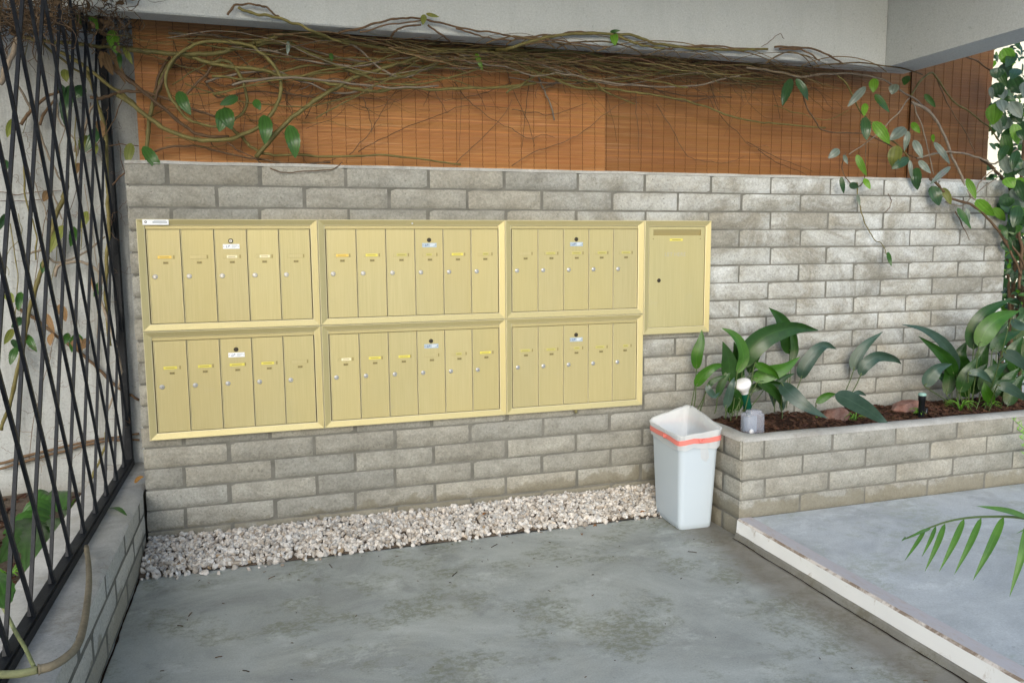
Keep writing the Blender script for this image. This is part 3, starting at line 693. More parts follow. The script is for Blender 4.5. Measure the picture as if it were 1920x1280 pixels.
# ---------------------------------------------------------------- vines
def leaf(mb, pts, w, n_hint, mi=0, col=None, fold=.18, prof='ovate', wav=.04, serr=0., n=12, curl=0.):
    """blade along pts (Vectors), width w, normal towards n_hint"""
    sub = max(2, int(n/max(1, len(pts)-1))); c = cr(pts, sub); m = len(c); vs = []; uv = []; s0 = random.uniform(0, 50)
    for i, p in enumerate(c):
        t = i/(m-1); T = (c[min(i+1, m-1)]-c[max(i-1, 0)]).normalized(); N_ = n_hint - T*n_hint.dot(T)
        N_ = N_.normalized() if N_.length > 1e-6 else T.orthogonal().normalized()
        if curl: N_ = (Matrix.Rotation(curl*(t-.5), 3, T) @ N_)
        S = T.cross(N_).normalized()
        if prof == 'ovate': ww = math.sin(math.pi*min(1, t**.72))**.75
        elif prof == 'lance': ww = math.sin(math.pi*t**.62)**.85 if t > 0 else 0
        elif prof == 'strap': ww = (min(1, t*8)**.7)*(1-t)**.45
        else: ww = math.sin(math.pi*t)
        ww = max(ww, .03)*w*.5
        if serr and 0 < i < m-1: ww *= 1 + serr*(1 if i % 2 else -1)
        rip = wav*w*noise.noise(Vector((t*4, s0, 0)))
        for k, u in enumerate((-1, -.5, 0, .5, 1)):
            e = fold*w*.5*(abs(u)**1.2) * math.sin(math.pi*max(.02, min(.98, t)))
            vs.append(p + S*u*ww + N_*(e + (rip if abs(u) == 1 else 0)*(1 if u > 0 else -1))); uv.append((.5+u*.5, t))
    fs = [(i*5+k, i*5+k+1, (i+1)*5+k+1, (i+1)*5+k) for i in range(m-1) for k in range(4)]
    mb.add(vs, fs, mi, col, uv, True)
TOCAM = lambda p: (CP-p).normalized()
def leaf_px(parent, base, tip, wpx, y, kind='leaf', name='leaf', tilt=(0, 0), bend=.12, prof='ovate', serr=.05, dy=-.03, fold=.2):
    A = PV(*base, y); B = P(*tip, (A.y if y == 'c' else y)+dy); L = (B-A).length; d = (A-CP).length
    w = wpx*(A-CP).dot(_F)/FPX
    N_ = TOCAM(A) + Vector((tilt[0], 0, tilt[1])); mid = (A+B)/2 + TOCAM(A)*L*bend*random.uniform(.6, 1.4) + Vector((random.uniform(-.05,.05)*L, 0, 0))
    mb = MB(); t = random.uniform(.85, 1.2); leaf(mb, [A, mid, B], w, N_, 0, (t, t, t), fold, prof, serr=serr, n=14)
    put(name, mb, M[{'l': 'leaf', 'd': 'leaf_dark', 'b': 'leaf_bright', 'p': 'leaf_pale', 'o': 'leaf_olive', 'x': 'leaf_dry'}.get(kind, 'leaf')], parent)
def conv(pts, ox, oy, s): return [(p[0]/s+ox, p[1]/s+oy) + tuple(p[2:]) for p in pts]
def stem(parent, pts, r, y, m='vine_green', name='stem', jit=.006, taper=.75, n=7, frame=(0,0,1)):
    pts = conv(pts, *frame); w3 = [PV(p[0], p[1], p[2] if len(p) > 2 else y) for p in pts]
    c = cr(w3, 7); s0 = random.uniform(0, 99); out = []
    for i, p in enumerate(c):
        out.append(p + Vector((noise.noise(Vector((i*.35, s0, 0))), noise.noise(Vector((i*.35, s0, 5)))*1.5, noise.noise(Vector((i*.35, s0, 9)))))*jit)
    rs = [r*1.3*(1-(1-taper)*i/len(out))*(1+.12*noise.noise(Vector((i*.8, s0, 2)))+(.22 if i % 13 == 5 else 0)) for i in range(len(out))]
    mb = MB(); t = random.uniform(.8, 1.15); mb.tube(out, rs, n, 0, (t, t, t)); return put(name, mb, M[m], parent)
FR_A = (220, 40, 4.2675); FR_B = (480, 0, 4.); FR_C = (960, 0, 4.); FR_D = (1400, 60, 2.91); FR_L1 = (0, 0, 3.765); FR_L2 = (0, 300, 3.765); FR_L3 = (0, 600, 3.765); FR_T = (0, 0, 4.8)
vA = empty('climbing_vine', P(300, 300, .12), 'woody looping climbing vine sprawling over the orange bamboo blind', 'vine')
S = lambda pts, r, y, m='vine_green', fr=FR_A, **k: stem(vA, pts, r, y, m, frame=fr, **k)
S([(0,590),(100,650),(250,770),(400,870),(600,940),(720,955),(880,945),(1050,890),(1180,800),(1270,680),(1310,540),(1290,420),(1200,300),(1060,200),(850,165),(680,170),(560,220),(450,300),(390,430),(410,570),(480,680),(560,780),(700,830),(850,850)], .0078, .09, taper=.6)
S([(80,225),(300,250),(600,265),(780,260),(950,215),(1150,165),(1300,110),(1450,90),(1707,150)], .0085, .11)
S([(490,270),(600,290),(750,330),(860,310),(950,390),(1010,500),(1040,640),(1000,740),(900,820)], .0065, .12)
S([(480,280),(380,400),(340,520),(290,640),(250,800),(240,1000),(235,1120)], .0085, .15)
S([(500,270),(410,360),(360,480),(320,560),(300,680)], .006, .13, 'vine_brown')
S([(420,280),(340,420),(300,560),(265,700),(262,850)], .005, .16, 'vine_brown')
S([(0,400),(150,520),(350,680),(550,850),(700,920),(900,925)], .0065, .12, 'vine_brown')
S([(0,570),(150,560),(300,590),(450,640),(600,700),(780,760)], .0055, .14, 'vine_brown')
S([(600,290),(720,330),(900,360),(1150,390),(1300,430),(1500,460),(1650,490),(1707,505),(1900,540),(2100,560),(2250,530),(2500,545),(2750,540),(3050,530),(3350,500)], .0072, .12)
S([(0,340),(240,320),(400,400),(600,490),(780,560),(950,600),(1150,560),(1300,490),(1450,450),(1700,440),(1920,420),(2200,400)], .006, .10, fr=FR_B)
S([(0,1180),(200,950),(350,820),(500,720),(620,650),(740,580),(900,530),(1100,470),(1300,400),(1500,390),(1700,400),(1920,380)], .0082, .11, fr=FR_B)
S([(0,330),(200,260),(340,240),(450,250),(700,320),(1040,370),(1400,370),(1920,370),(2300,390)], .0068, .09, fr=FR_B)
S([(850,800),(1000,930),(1080,1010),(1200,1065),(1400,1070),(1707,1080),(2150,1075),(2500,1110),(2750,1150)], .006, .13, taper=.5)
S([(300,1040),(450,1000),(650,1000),(800,1040),(1000,1080),(1200,1110),(1400,1140),(1707,1130)], .004, .15, 'vine_brown')
S([(880,970),(960,1030),(1100,1100),(1250,1190,-.012),(1400,1210,-.015),(1707,1185,-.012),(1800,1130,.02)], .0022, .08, 'twig')
S([(550,590),(700,430),(830,290)], .0045, .13, 'vine_brown'); S([(700,480),(760,560),(830,610),(1100,560),(1400,590),(1650,620)], .0035, .16, 'vine_brown')
S([(940,240),(1100,400),(1300,540),(1500,600),(1707,540)], .003, .16, 'vine_brown'); S([(330,340),(600,380),(850,520),(1100,420),(1300,290)], .0028, .17, 'twig')
# arcs across the ceiling edge
for p, r in (([(0,40),(80,60),(140,110),(180,125)], .0035), ([(-140,60),(0,105),(150,130),(300,180),(420,230),(560,290,.0),(700,330,.05)], .005), ([(-210,110),(-160,50),(-60,30),(0,40)], .004),
             ([(620,250,-.02),(800,210),(950,160),(1100,140),(1240,140),(1400,180),(1600,220),(1800,250),(1920,275)], .004), ([(780,240),(1000,190),(1240,155)], .003),
             ([(1000,300,.02),(1040,240),(1120,200),(1240,190)], .004), ([(1290,190),(1400,270),(1480,330,.03)], .0035), ([(1500,215),(1650,260),(1760,290),(1920,305)], .003)):
    S(p, r, 'c', 'vine_green' if r > .0045 else 'vine_brown', FR_B)
for p, r in (([(0,280),(60,290),(200,265),(300,270),(450,240),(600,245),(720,260),(850,290),(950,330),(1060,355),(1200,370)], .0035), ([(-120,380,.03),(0,360),(150,310),(300,275),(480,255),(720,255),(900,265),(1050,320),(1200,345),(1400,370),(1700,375),(1920,370)], .006),
             ([(790,265),(880,310),(1000,350),(1150,360)], .005), ([(100,340),(280,300),(500,325),(640,345),(800,360,-.02)], .003), ([(1250,350),(1500,345),(1700,365),(1900,370)], .0035)):
    S(p, r, 'c', 'vine_green' if r > .0045 else 'vine_brown', FR_C)
S([(0,430),(150,415),(400,400),(600,405),(750,450),(900,490),(1080,525),(1250,515),(1400,470),(1550,430),(1700,405)], .0042, .08, fr=FR_C)
S([(-60,410),(0,450),(100,500),(300,590),(510,660),(700,665),(900,690),(1100,720),(1300,755),(1500,820),(1650,875),(1850,915),(2000,930),(2350,960)], .0052, .10, fr=FR_C, taper=.6)
S([(200,580),(240,680),(290,790),(320,900)], .004, .17, 'vine_grey', FR_C); S([(250,650),(370,600),(430,590)], .003, .17, 'vine_grey', FR_C)
R6 = random.Random(77)
for k in range(34):
    x0_ = R6.uniform(235, 1150); x1_ = x0_ + R6.uniform(180, 620); left = x0_ < 620
    b0 = 60+(x0_-200)*.055; y0_ = b0 + (R6.uniform(-5, 120) if left else R6.uniform(-8, 60)); y1_ = 60+(x1_-200)*.055 + R6.uniform(-8, 75 if left else 50)
    n_ = 6; am = R6.uniform(6, 30)*R6.choice((-1, 1)); ph = R6.uniform(0, 3)
    pts = [(x0_+(x1_-x0_)*t/(n_-1), max(b0-12 if not left else 58, y0_+(y1_-y0_)*t/(n_-1)+am*math.sin(ph+t*1.1)+R6.uniform(-5, 5))) for t in range(n_)]
    S(pts, R6.choice((.0016, .0022, .003, .0042)), R6.uniform(.02, .16), R6.choice(('vine_green', 'vine_green', 'vine_brown', 'vine_grey')), (0, 0, 1), jit=.008, n=6)
for k in range(22):                      # rootlets and thin shoots dropping across the blind
    x0_ = R6.uniform(260, 1500); y0_ = 70+(x0_-200)*.055; d_ = R6.uniform(-90, 90); L_ = R6.uniform(50, 190)
    S([(x0_, y0_), (x0_+d_*.3, y0_+L_*.35), (x0_+d_*.75, y0_+L_*.7), (x0_+d_, min(y0_+L_, 305))], R6.choice((.001, .0014, .002)), .17, 'vine_brown', (0, 0, 1), jit=.008, n=5, taper=.4)
TW = [(FR_B, [(1920,620),(1700,700),(1500,745),(1350,735),(1150,650)]), (FR_B, [(700,1160),(850,1000),(930,860),(1050,680),(1150,600)]), (FR_B, [(760,1140),(950,1040),(1150,950),(1400,850),(1600,790),(1900,815)]),
      (FR_B, [(1480,1240),(1650,1080),(1850,880),(1920,740)]), (FR_B, [(1480,610),(1600,760),(1750,880),(1920,970)]), (FR_C, [(0,1245),(170,1140),(400,1060),(560,970),(700,860),(880,750),(1100,700),(1300,640)]),
      (FR_C, [(0,970),(150,1045),(220,1005),(320,1035)]), (FR_C, [(1080,780),(1200,970),(1300,1150),(1400,1200),(1600,1220),(1760,1170)]), (FR_C, [(1480,620),(1560,860),(1700,1000),(1780,1090),(1920,1100)]),
      (FR_C, [(930,700),(930,850),(950,1000),(950,1150)]), (FR_C, [(0,820),(170,845),(350,855),(560,770)]), (FR_B, [(650,700),(850,740),(1000,720),(1150,640)]), (FR_B, [(800,740),(850,860),(870,1000)]), (FR_B, [(0,690),(300,710),(540,745),(700,690),(900,640)]),
      (FR_B, [(0,540),(120,640),(230,690),(240,800),(310,900)]), (FR_B, [(370,890),(430,790),(520,740)]), (FR_B, [(530,870),(540,740),(570,640)]), (FR_B, [(1320,640),(1370,740),(1440,850)]), (FR_B, [(1310,640),(1290,720),(1260,800)]),
      (FR_B, [(0,1200),(150,1215),(300,1240),(480,1220),(600,1190)]), (FR_A, [(420,380),(700,330),(980,380),(1200,310)]), (FR_A, [(640,120),(520,260),(520,520),(470,560)]), (FR_A, [(900,440),(970,600),(1020,760),(980,1060)]), (FR_A, [(740,960),(800,1020),(900,1040)]),
      (FR_A, [(900,980),(980,1050)]), (FR_A, [(1560,520),(1500,720),(1530,760)]), (FR_A, [(1410,500),(1350,620),(1400,700),(1380,800)]), (FR_D, [(0,600),(200,700),(360,760)]), (FR_D, [(60,640),(180,720),(330,780)])]
mb = MB()
for fr, p in TW:
    c = cr([P(q[0], q[1], .165) for q in conv(p, *fr)], 6); s0 = random.uniform(0, 90)
    c = [q + Vector((noise.noise(Vector((i*.5, s0, 0))), .6*noise.noise(Vector((i*.5, s0, 3))), noise.noise(Vector((i*.5, s0, 6)))))*.008 for i, q in enumerate(c)]
    mb.tube(c, [.0024*(1-.5*i/len(c)) for i in range(len(c))], 5, 0, (random.uniform(.7, 1.3),)*3)
put('twig', mb, M['twig'], vA)
# dense tangle of thin runners below the ceiling line
def runner(mb, x, z, y, length, r, seed, slope=0, wild=1.):
    rr = random.Random(seed); p = Vector((x, y, z)); a = rr.uniform(-.25,.25)+slope; out = [p.copy()]; st = .03
    for k in range(int(length/st)):
        a += rr.gauss(0, .16*wild); a *= .94; p = p + Vector((math.cos(a)*st, rr.gauss(0, .004), math.sin(a)*st))
        p.z = min(max(p.z, z-.16*wild), 2.37); p.y = min(max(p.y, -.10), .185); out.append(p.copy())
    t = rr.uniform(.6, 1.5); g_ = rr.uniform(.85, 1.35); mb.tube(out, [r*(1-.5*i/len(out)) for i in range(len(out))], 4, 0, (t*.9, t*.95*g_, t*.8))
mb = MB(); R_ = random.Random(4)
BX = [(200, 62), (480, 72), (700, 86), (960, 108), (1200, 116), (1440, 131), (1640, 142), (1800, 148)]
def bandy(px_):
    for (a, b), (c, d) in zip(BX[:-1], BX[1:]):
        if px_ <= c: return b+(d-b)*(px_-a)/(c-a)
    return BX[-1][1]
for k in range(215):
    px_ = R_.uniform(190, 1500) if k % 3 == 0 else R_.uniform(640, 1500)
    y = R_.uniform(-.05, .15); p = P(px_, bandy(px_) + R_.gauss(-3, 9), y)
    runner(mb, p.x, p.z, y, R_.uniform(.25, .9), R_.choice((.0009, .0012, .0016, .0022, .0034)), k, 0, .55)
for k in range(60):                                        # fine loose strands that wander down over the blinds
    px_ = R_.uniform(230, 1500); y = R_.uniform(.1, .17); p = P(px_, bandy(px_) + R_.uniform(5, 40), y)
    runner(mb, p.x, p.z, y, R_.uniform(.2, .7), R_.uniform(.0008, .0018), k+500, -.12, 1.3)
for k in range(36):
    runner(mb, R_.uniform(0, 1.0), R_.uniform(1.85, 2.2), R_.uniform(.12, .18), R_.uniform(.2, .6), R_.uniform(.0008, .0022), k+900, 0, 1.6)
for k in range(40):                                        # short spurs hanging down
    x = R_.uniform(.3, 3.7); z = 2.24 + R_.uniform(-.04,.03); y = R_.uniform(.08, .17); p = Vector((x, y, z)); out = [p.copy()]
    a = -math.pi/2 + R_.gauss(0, .6)
    for q in range(R_.randint(3, 9)): a += R_.gauss(0, .25); p = p + Vector((math.cos(a), 0, math.sin(a)))*.02; out.append(p.copy())
    mb.tube(out, .0014, 4, 0, (R_.uniform(.6, 1.3),)*3)
for k in range(22):                                        # over the ceiling edge
    x = R_.uniform(1.5, 3.4); out = []; L_ = R_.uniform(.25, .8); h = R_.uniform(.02, .075)
    for q in range(14): t = q/13; out.append(Vector((x+L_*t, -.085-.02*math.sin(math.pi*t), 2.31 + h*math.sin(math.pi*t)**.7+.01*noise.noise(Vector((t*4, k, 0))))))
    t = R_.uniform(.6, 1.4); mb.tube(out, R_.choice((.0012, .0018, .0026, .0038)), 5, 0, (t*.9, t, t*.8))
o = put('runner_tangle', mb, M['twig'], vA); o['kind'] = 'stuff'
for fr, b, t, w_, k in ((FR_A,(490,560),(590,750),95,'l'), (FR_A,(965,605),(820,672),70,'l'), (FR_A,(850,700),(815,885),110,'l'), (FR_A,(855,690),(915,868),115,'l'), (FR_A,(1095,630),(1145,712),65,'l'),
                        (FR_A,(1175,750),(1180,985),110,'l'), (FR_A,(1210,780),(1232,925),55,'l'), (FR_A,(1375,830),(1425,1095),115,'l'), (FR_A,(205,1000),(352,1210),90,'l'), (FR_A,(112,975),(85,1145),75,'o'),
                        (FR_B,(560,400),(570,462),34,'l'), (FR_B,(1650,400),(1702,535),38,'b'), (FR_B,(1262,110),(1250,190),45,'o'), (FR_B,(1275,105),(1375,130),28,'o'), (FR_C,(760,250),(772,345),62,'b'), (FR_C,(735,240),(812,230),24,'l'),
                        (FR_B,(240,310),(235,415),30,'p'), (FR_T,(1010,270),(1050,485),105,'b'), (FR_T,(1070,470),(1082,625),42,'l'), (FR_T,(1110,430),(1195,585),48,'o'), (FR_T,(655,-60),(730,255),60,'l'), (FR_T,(715,-30),(888,285),80,'b')):
    (bx_, by_), (tx, ty) = conv([b, t], *fr); s = fr[2]
    yy = .04 if fr is FR_A else ('c' if fr in (FR_B, FR_C) and by_ < 64 else .05)
    if fr is FR_T: yy = .12
    leaf_px(vA, (bx_, by_), (tx, ty), w_/s, yy, k, serr=.04)
# ---- hanging leafy vine on the right
vB = empty('leafy_vine', P(1880, 330, .0), 'leafy vine hanging over the right end of the block wall', 'vine')
S = lambda pts, r, y, m='vine_green', fr=FR_D, **k: stem(vB, pts, r, y, m, frame=fr, **k)
S([(150,85),(280,85),(400,105),(500,160),(570,190,.02)], .0045, 'c', 'vine_brown'); S([(180,95),(300,100),(400,160)], .004, 'c', 'vine_brown')
S([(80,80),(130,50),(180,10),(205,40)], .0014, 'c', 'twig')
S([(0,200),(150,215),(300,245),(450,230),(600,230),(740,260),(890,350),(1000,430)], .0048, .02, 'vine_grey'); S([(500,235),(560,310),(620,430),(690,500),(760,560),(860,650),(900,720)], .0038, 0, 'vine_green')
S([(890,350),(960,260),(1020,225),(1080,320),(1130,380),(1250,460),(1350,550),(1400,640)], .0045, .03, 'vine_green'); S([(905,385),(1000,440),(1080,570),(1120,680),(1160,760),(1210,880),(1300,960)], .0065, .0, 'vine_grey')
S([(900,380),(950,500),(990,640),(1020,780)], .003, -.02, 'vine_grey'); S([(890,360),(800,470),(700,570),(560,670)], .003, .02, 'vine_grey')
S([(200,180),(280,250),(320,380),(370,480),(440,545),(650,560),(800,630),(930,690)], .0036, .06, 'vine_brown'); S([(930,690),(1050,660),(1160,660),(1280,690),(1340,720),(1400,690),(1480,640)], .0045, -.02, 'vine_grey')
S([(1280,690),(1360,760),(1440,860),(1513,920)], .007, .0, 'vine_brown'); S([(600,820,-.03),(605,880),(620,970),(660,1070),(700,1130),(745,1165),(780,1250)], .0030, -.03, 'vine_green', taper=.5)
S([(1000,800),(1040,830),(1120,910),(1220,940),(1320,1020),(1400,1120),(1480,1210),(1530,1300)], .0065, -.06, 'vine_brown'); S([(1120,900),(1090,930),(1180,945),(1230,900),(1380,780)], .0028, -.05, 'vine_grey')
S([(1140,980),(1180,1060),(1215,1135)], .003, -.05, 'vine_brown', taper=.3); S([(1040,250),(1100,400),(1180,530),(1250,660)], .003, .1, 'vine_brown'); S([(1240,870),(1290,800),(1350,750)], .003, -.03, 'vine_grey')
S([(770,880),(790,920),(780,960),(750,985)], .0015, -.01, 'twig'); S([(540,660),(520,760),(590,840),(640,800),(650,600)], .0025, -.02, 'vine_brown'); S([(150,400),(300,450),(440,480),(550,430)], .002, .12, 'vine_green')
S([(1420,950),(1470,1050),(1500,1200),(1490,1400)], .009, -.02, 'vine_brown'); S([(1380,1080),(1440,1200),(1500,1330)], .006, -.06, 'vine_brown'); S([(1180,130),(1290,180),(1390,260),(1450,330)], .004, .05, 'vine_brown')
RL = [(240,255,195,405,65,'d'),(270,255,335,375,55,'d'),(650,300,550,410,50,'p'),(690,255,690,332,58,'b'),(650,390,640,460,42,'b'),(700,340,780,440,55,'l'),(810,285,790,342,62,'p'),(872,240,858,292,50,'l'),
      (645,465,655,592,68,'d'),(690,490,780,612,68,'b'),(862,520,778,592,75,'p'),(882,540,860,650,38,'p'),(900,495,945,552,40,'b'),(912,590,960,690,48,'p'),(970,340,1030,412,36,'l'),(820,620,800,742,85,'o'),(885,690,790,748,58,'d'),
      (890,700,900,800,26,'p'),(940,700,1006,772,40,'p'),(925,740,932,862,66,'d'),(1012,560,1020,602,26,'b'),(1022,600,1110,722,40,'p'),(1112,735,1000,832,38,'p'),(1010,840,1050,948,78,'d'),(1070,850,1115,942,45,'o'),
      (1200,800,1250,912,45,'b'),(1252,915,1350,1004,75,'b'),(1345,960,1410,1032,52,'b'),(1150,960,1225,1075,48,'l'),(505,640,445,690,52,'p'),(530,670,552,722,26,'p'),(600,670,655,785,44,'b'),(640,800,675,858,36,'b'),(515,790,530,882,32,'d'),
      (603,885,618,948,22,'p'),(560,830,610,850,44,'d'),(772,1200,790,1278,30,'l'),(1200,960,1215,1040,30,'p'),(1370,200,1420,300,60,'l'),(1390,310,1400,370,60,'p'),(1440,380,1500,470,80,'p'),(1340,440,1390,560,60,'p'),(1405,560,1440,680,70,'l'),
      (1400,680,1440,780,75,'p'),(1465,680,1513,790,70,'p'),(1430,760,1450,840,60,'d'),(1440,860,1512,930,60,'p'),(1380,900,1500,1000,120,'d'),(1470,800,1513,850,60,'b'),(1380,1050,1425,1130,40,'l'),(1400,90,1450,190,90,'b'),(1480,200,1440,260,70,'d'),(1330,300,1345,370,30,'p')]
for a in RL:
    (bx_, by_), (tx, ty) = conv([(a[0], a[1]), (a[2], a[3])], *FR_D)
    leaf_px(vB, (bx_, by_), (tx, ty), a[4]*.86/FR_D[2], -.03 - random.uniform(0, .05), a[5], tilt=(random.uniform(-.5,.5), random.uniform(-.3,.5)), serr=.05, dy=random.uniform(-.05,.02))
for k in range(46):
    a = (random.uniform(1330, 1540), random.uniform(60, 1150)); 
    if a[0] < 1400 and a[1] > 700: continue
    d = (a[0]+random.uniform(-50, 50), a[1]+random.uniform(40, 120)); (bx_, by_), (tx, ty) = conv([a, d], *FR_D)
    leaf_px(vB, (bx_, by_), (tx, ty), random.uniform(45, 85)/FR_D[2], .02 - random.uniform(0, .12), random.choice('ddddlpbp'), tilt=(random.uniform(-.5,.5), random.uniform(-.3,.5)), dy=random.uniform(-.05,.04))
# ---- vine inside the fence
vC = empty('fence_vine', P(190, 900, .46), 'thin vine with scattered leaves climbing behind the black lattice', 'vine')
S = lambda pts, r, y, m='vine_green', fr=FR_L1, **k: stem(vC, pts, r, y, m, frame=fr, **k)
S([(600,480),(650,600),(700,780),(745,980),(760,1280),(758,1450),(765,1700),(750,1950),(745,2100),(760,2250),(775,2440)], .0075, .40, taper=.8)
S([(430,370),(600,470),(750,590),(900,690),(979,760)], .0068, .30); S([(150,260),(300,290),(540,310),(700,330),(979,340)], .0075, .32); S([(190,200),(330,330),(500,470),(640,560)], .005, .40, 'vine_green')
S([(470,1310),(440,1420),(380,1550),(350,1730),(290,1910),(240,2080),(200,2210),(160,2460),(100,2710),(60,2880),(0,3030)], .0085, .42); S([(120,2170),(250,2250),(400,2370),(560,2480),(680,2590),(800,2710),(900,2770),(979,2820)], .0062, .49, 'vine_brown')
S([(0,3270),(250,3200),(500,3140),(700,3100),(979,3062)], .0055, .49, 'vine_brown'); S([(0,3305),(250,3240),(500,3170),(740,3110),(979,3108)], .005, .49, 'vine_brown')
S([(210,1790),(300,1770),(380,1850),(500,1830),(620,1770),(740,1670)], .0042, .44, 'vine_grey'); S([(390,1950),(420,1870),(560,1850),(650,1880),(700,1930),(715,2030),(690,2210)], .0055, .42, 'vine_grey')
S([(700,1860),(720,1980),(700,2090),(780,2300),(850,2560),(840,2690),(750,2910)], .0050, .38, 'vine_grey'); S([(0,590),(60,450),(120,290),(170,150),(220,0),(240,-80)], .0085, .1, 'vine_grey'); S([(120,600),(240,800),(300,1000),(380,1180),(450,1310)], .0042, .3, 'vine_grey')
S([(979,600),(850,520),(760,440),(700,400)], .008, .30, 'vine_brown'); S([(640,690),(740,690),(860,650),(979,650)], .006, .32, 'vine_brown'); S([(540,1100),(600,900),(650,760),(700,700)], .0045, .42, 'vine_grey')
S([(0,1360),(150,1375),(300,1350),(430,1350)], .0016, .5, 'twig'); S([(0,1420),(200,1420),(350,1400)], .0014, .5, 'twig'); S([(200,3240),(240,2950),(330,2600),(390,2370)], .0012, .5, 'twig'); S([(640,3400),(680,3300),(740,3150),(745,3050)], .005, .44)
S([(800,1310,.1),(850,1240,.05),(979,1160,.1)], .003, .1, 'twig'); S([(770,1030),(850,1020),(979,1030)], .0022, .3, 'twig'); S([(150,880),(220,780),(330,690),(440,640)], .006, .46, 'vine_brown'); S([(280,880),(330,780),(400,690)], .005, .48, 'vine_brown')
R7 = random.Random(21)
for k in range(16):
    x0_ = R7.uniform(10, 230); y0_ = R7.uniform(40, 420); d_ = R7.uniform(-70, 70); L_ = R7.uniform(80, 300)
    S([(x0_, y0_), (x0_+d_*.3+R7.uniform(-12,12), y0_+L_*.35), (x0_+d_*.7+R7.uniform(-12,12), y0_+L_*.7), (x0_+d_, y0_+L_)], R7.choice((.0014, .002, .0035)), R7.uniform(.35, .5), R7.choice(('vine_brown', 'vine_grey', 'vine_green')), (0, 0, 1), jit=.008, n=5)
for k in range(15):
    x0_ = R7.uniform(10, 215); y0_ = R7.uniform(90, 760); leaf_px(vC, (x0_, y0_), (x0_+R7.uniform(-16,16), y0_+R7.uniform(18,36)), R7.uniform(10, 20), R7.uniform(.3, .48), R7.choice('dldlox'), tilt=(R7.uniform(-.5,.5), R7.uniform(-.3,.3)))
mb = MB(); R2 = random.Random(12)
for k in range(90):                                    # curly dry tendrils
    x0_, y0_ = R2.uniform(20, 255), R2.uniform(120, 900); p = P(x0_, y0_, R2.uniform(.3, .5)); out = [p.copy()]; a = R2.uniform(0, 6.28)
    for q in range(R2.randint(6, 22)): a += R2.gauss(0, .8); p = p + Vector((math.cos(a)*.009, 0, math.sin(a)*.009 - .002)); out.append(p.copy())
    if out[-1].x < .0: mb.tube(out, R2.uniform(.0006, .0011), 3, 0, (R2.uniform(.8, 1.8),)*3, cap=False)
o = put('tendril', mb, M['twig'], vC); o['kind'] = 'stuff'
for a in [(400,590,450,665,60,'d'),(500,600,462,895,85,'d'),(595,610,525,695,75,'d'),(710,890,600,1075,75,'d'),(95,840,50,972,50,'o'),(445,1590,350,1785,62,'o'),(525,1600,498,1742,60,'l'),(612,1490,570,1612,58,'o'),(312,1840,300,1930,42,'l'),
          (150,2060,130,2195,52,'l'),(155,2240,80,2312,55,'d'),(485,2350,448,2435,48,'l'),(562,2360,505,2485,85,'l'),(190,2360,262,2485,52,'l'),(112,2450,72,2575,54,'l'),(90,2320,30,2430,50,'o'),(640,1960,690,2120,30,'x'),(560,1150,530,1240,40,'x')]:
    (bx_, by_), (tx, ty) = conv([(a[0], a[1]), (a[2], a[3])], *FR_L1)
    leaf_px(vC, (bx_, by_), (tx, ty), a[4]/3.765, .44, a[5], tilt=(random.uniform(-.3,.4), random.uniform(-.2,.3)))
# root and litter mat caught at the top left
mt = empty('dead_root_mat', P(120, 30, .35), 'brown mat of dead roots and leaves caught at the top left corner', 'root mat')
mb = MB(); R3 = random.Random(5)
for k in range(800):
    px_ = R3.uniform(-20, 250); top_ = 62 + 26*math.sin(px_/37) + (px_ > 170)*(px_-170)*.55
    py_ = R3.uniform(-40, top_)*R3.uniform(.5, 1.0); p = P(px_, py_, R3.uniform(-.16, .40) if px_ > 120 else R3.uniform(-.6, .4))
    out = [p.copy()]; a = R3.uniform(0, 6.28)
    for q in range(R3.randint(4, 12)): a += R3.gauss(0, .6); p = p + Vector((math.cos(a)*.016, R3.gauss(0, .006), math.sin(a)*.016)); out.append(p.copy())
    t = R3.uniform(.25, .85); mb.tube(out, R3.uniform(.0007, .0024), 4, 0, (t, t*1.05, t), cap=False)
o = put('root_tangle', mb, M['twig'], mt); o['kind'] = 'stuff'
mb = MB()
for k in range(170):
    px_ = R3.uniform(-10, 240); py_ = R3.uniform(-30, 62 + (px_ > 180)*R3.uniform(0, 40)); p = P(px_, py_, R3.uniform(-.16, .40) if px_ > 120 else R3.uniform(-.5, .4)); a = R3.uniform(0, 6.28); L_ = R3.uniform(.02, .05)
    leaf(mb, [p, p+Vector((math.cos(a), R3.uniform(-.5,.5), math.sin(a)))*L_*.5, p+Vector((math.cos(a+.4), R3.uniform(-.5,.5), math.sin(a+.4)))*L_], L_*.5, Vector((R3.uniform(-1,1), -1, R3.uniform(-1,1))), 0, (R3.uniform(.2,.6),)*3, n=6)
o = put('dead_leaf_litter', mb, M['leaf_dry'], mt); o['kind'] = 'stuff'
for b, t, w_ in (((196,98),(212,142),17), ((205,92),(236,146),10), ((190,95),(190,128),9), ((214,120),(236,158),8)): leaf_px(mt, b, t, w_, .26, 'x', 'dead_leaf')
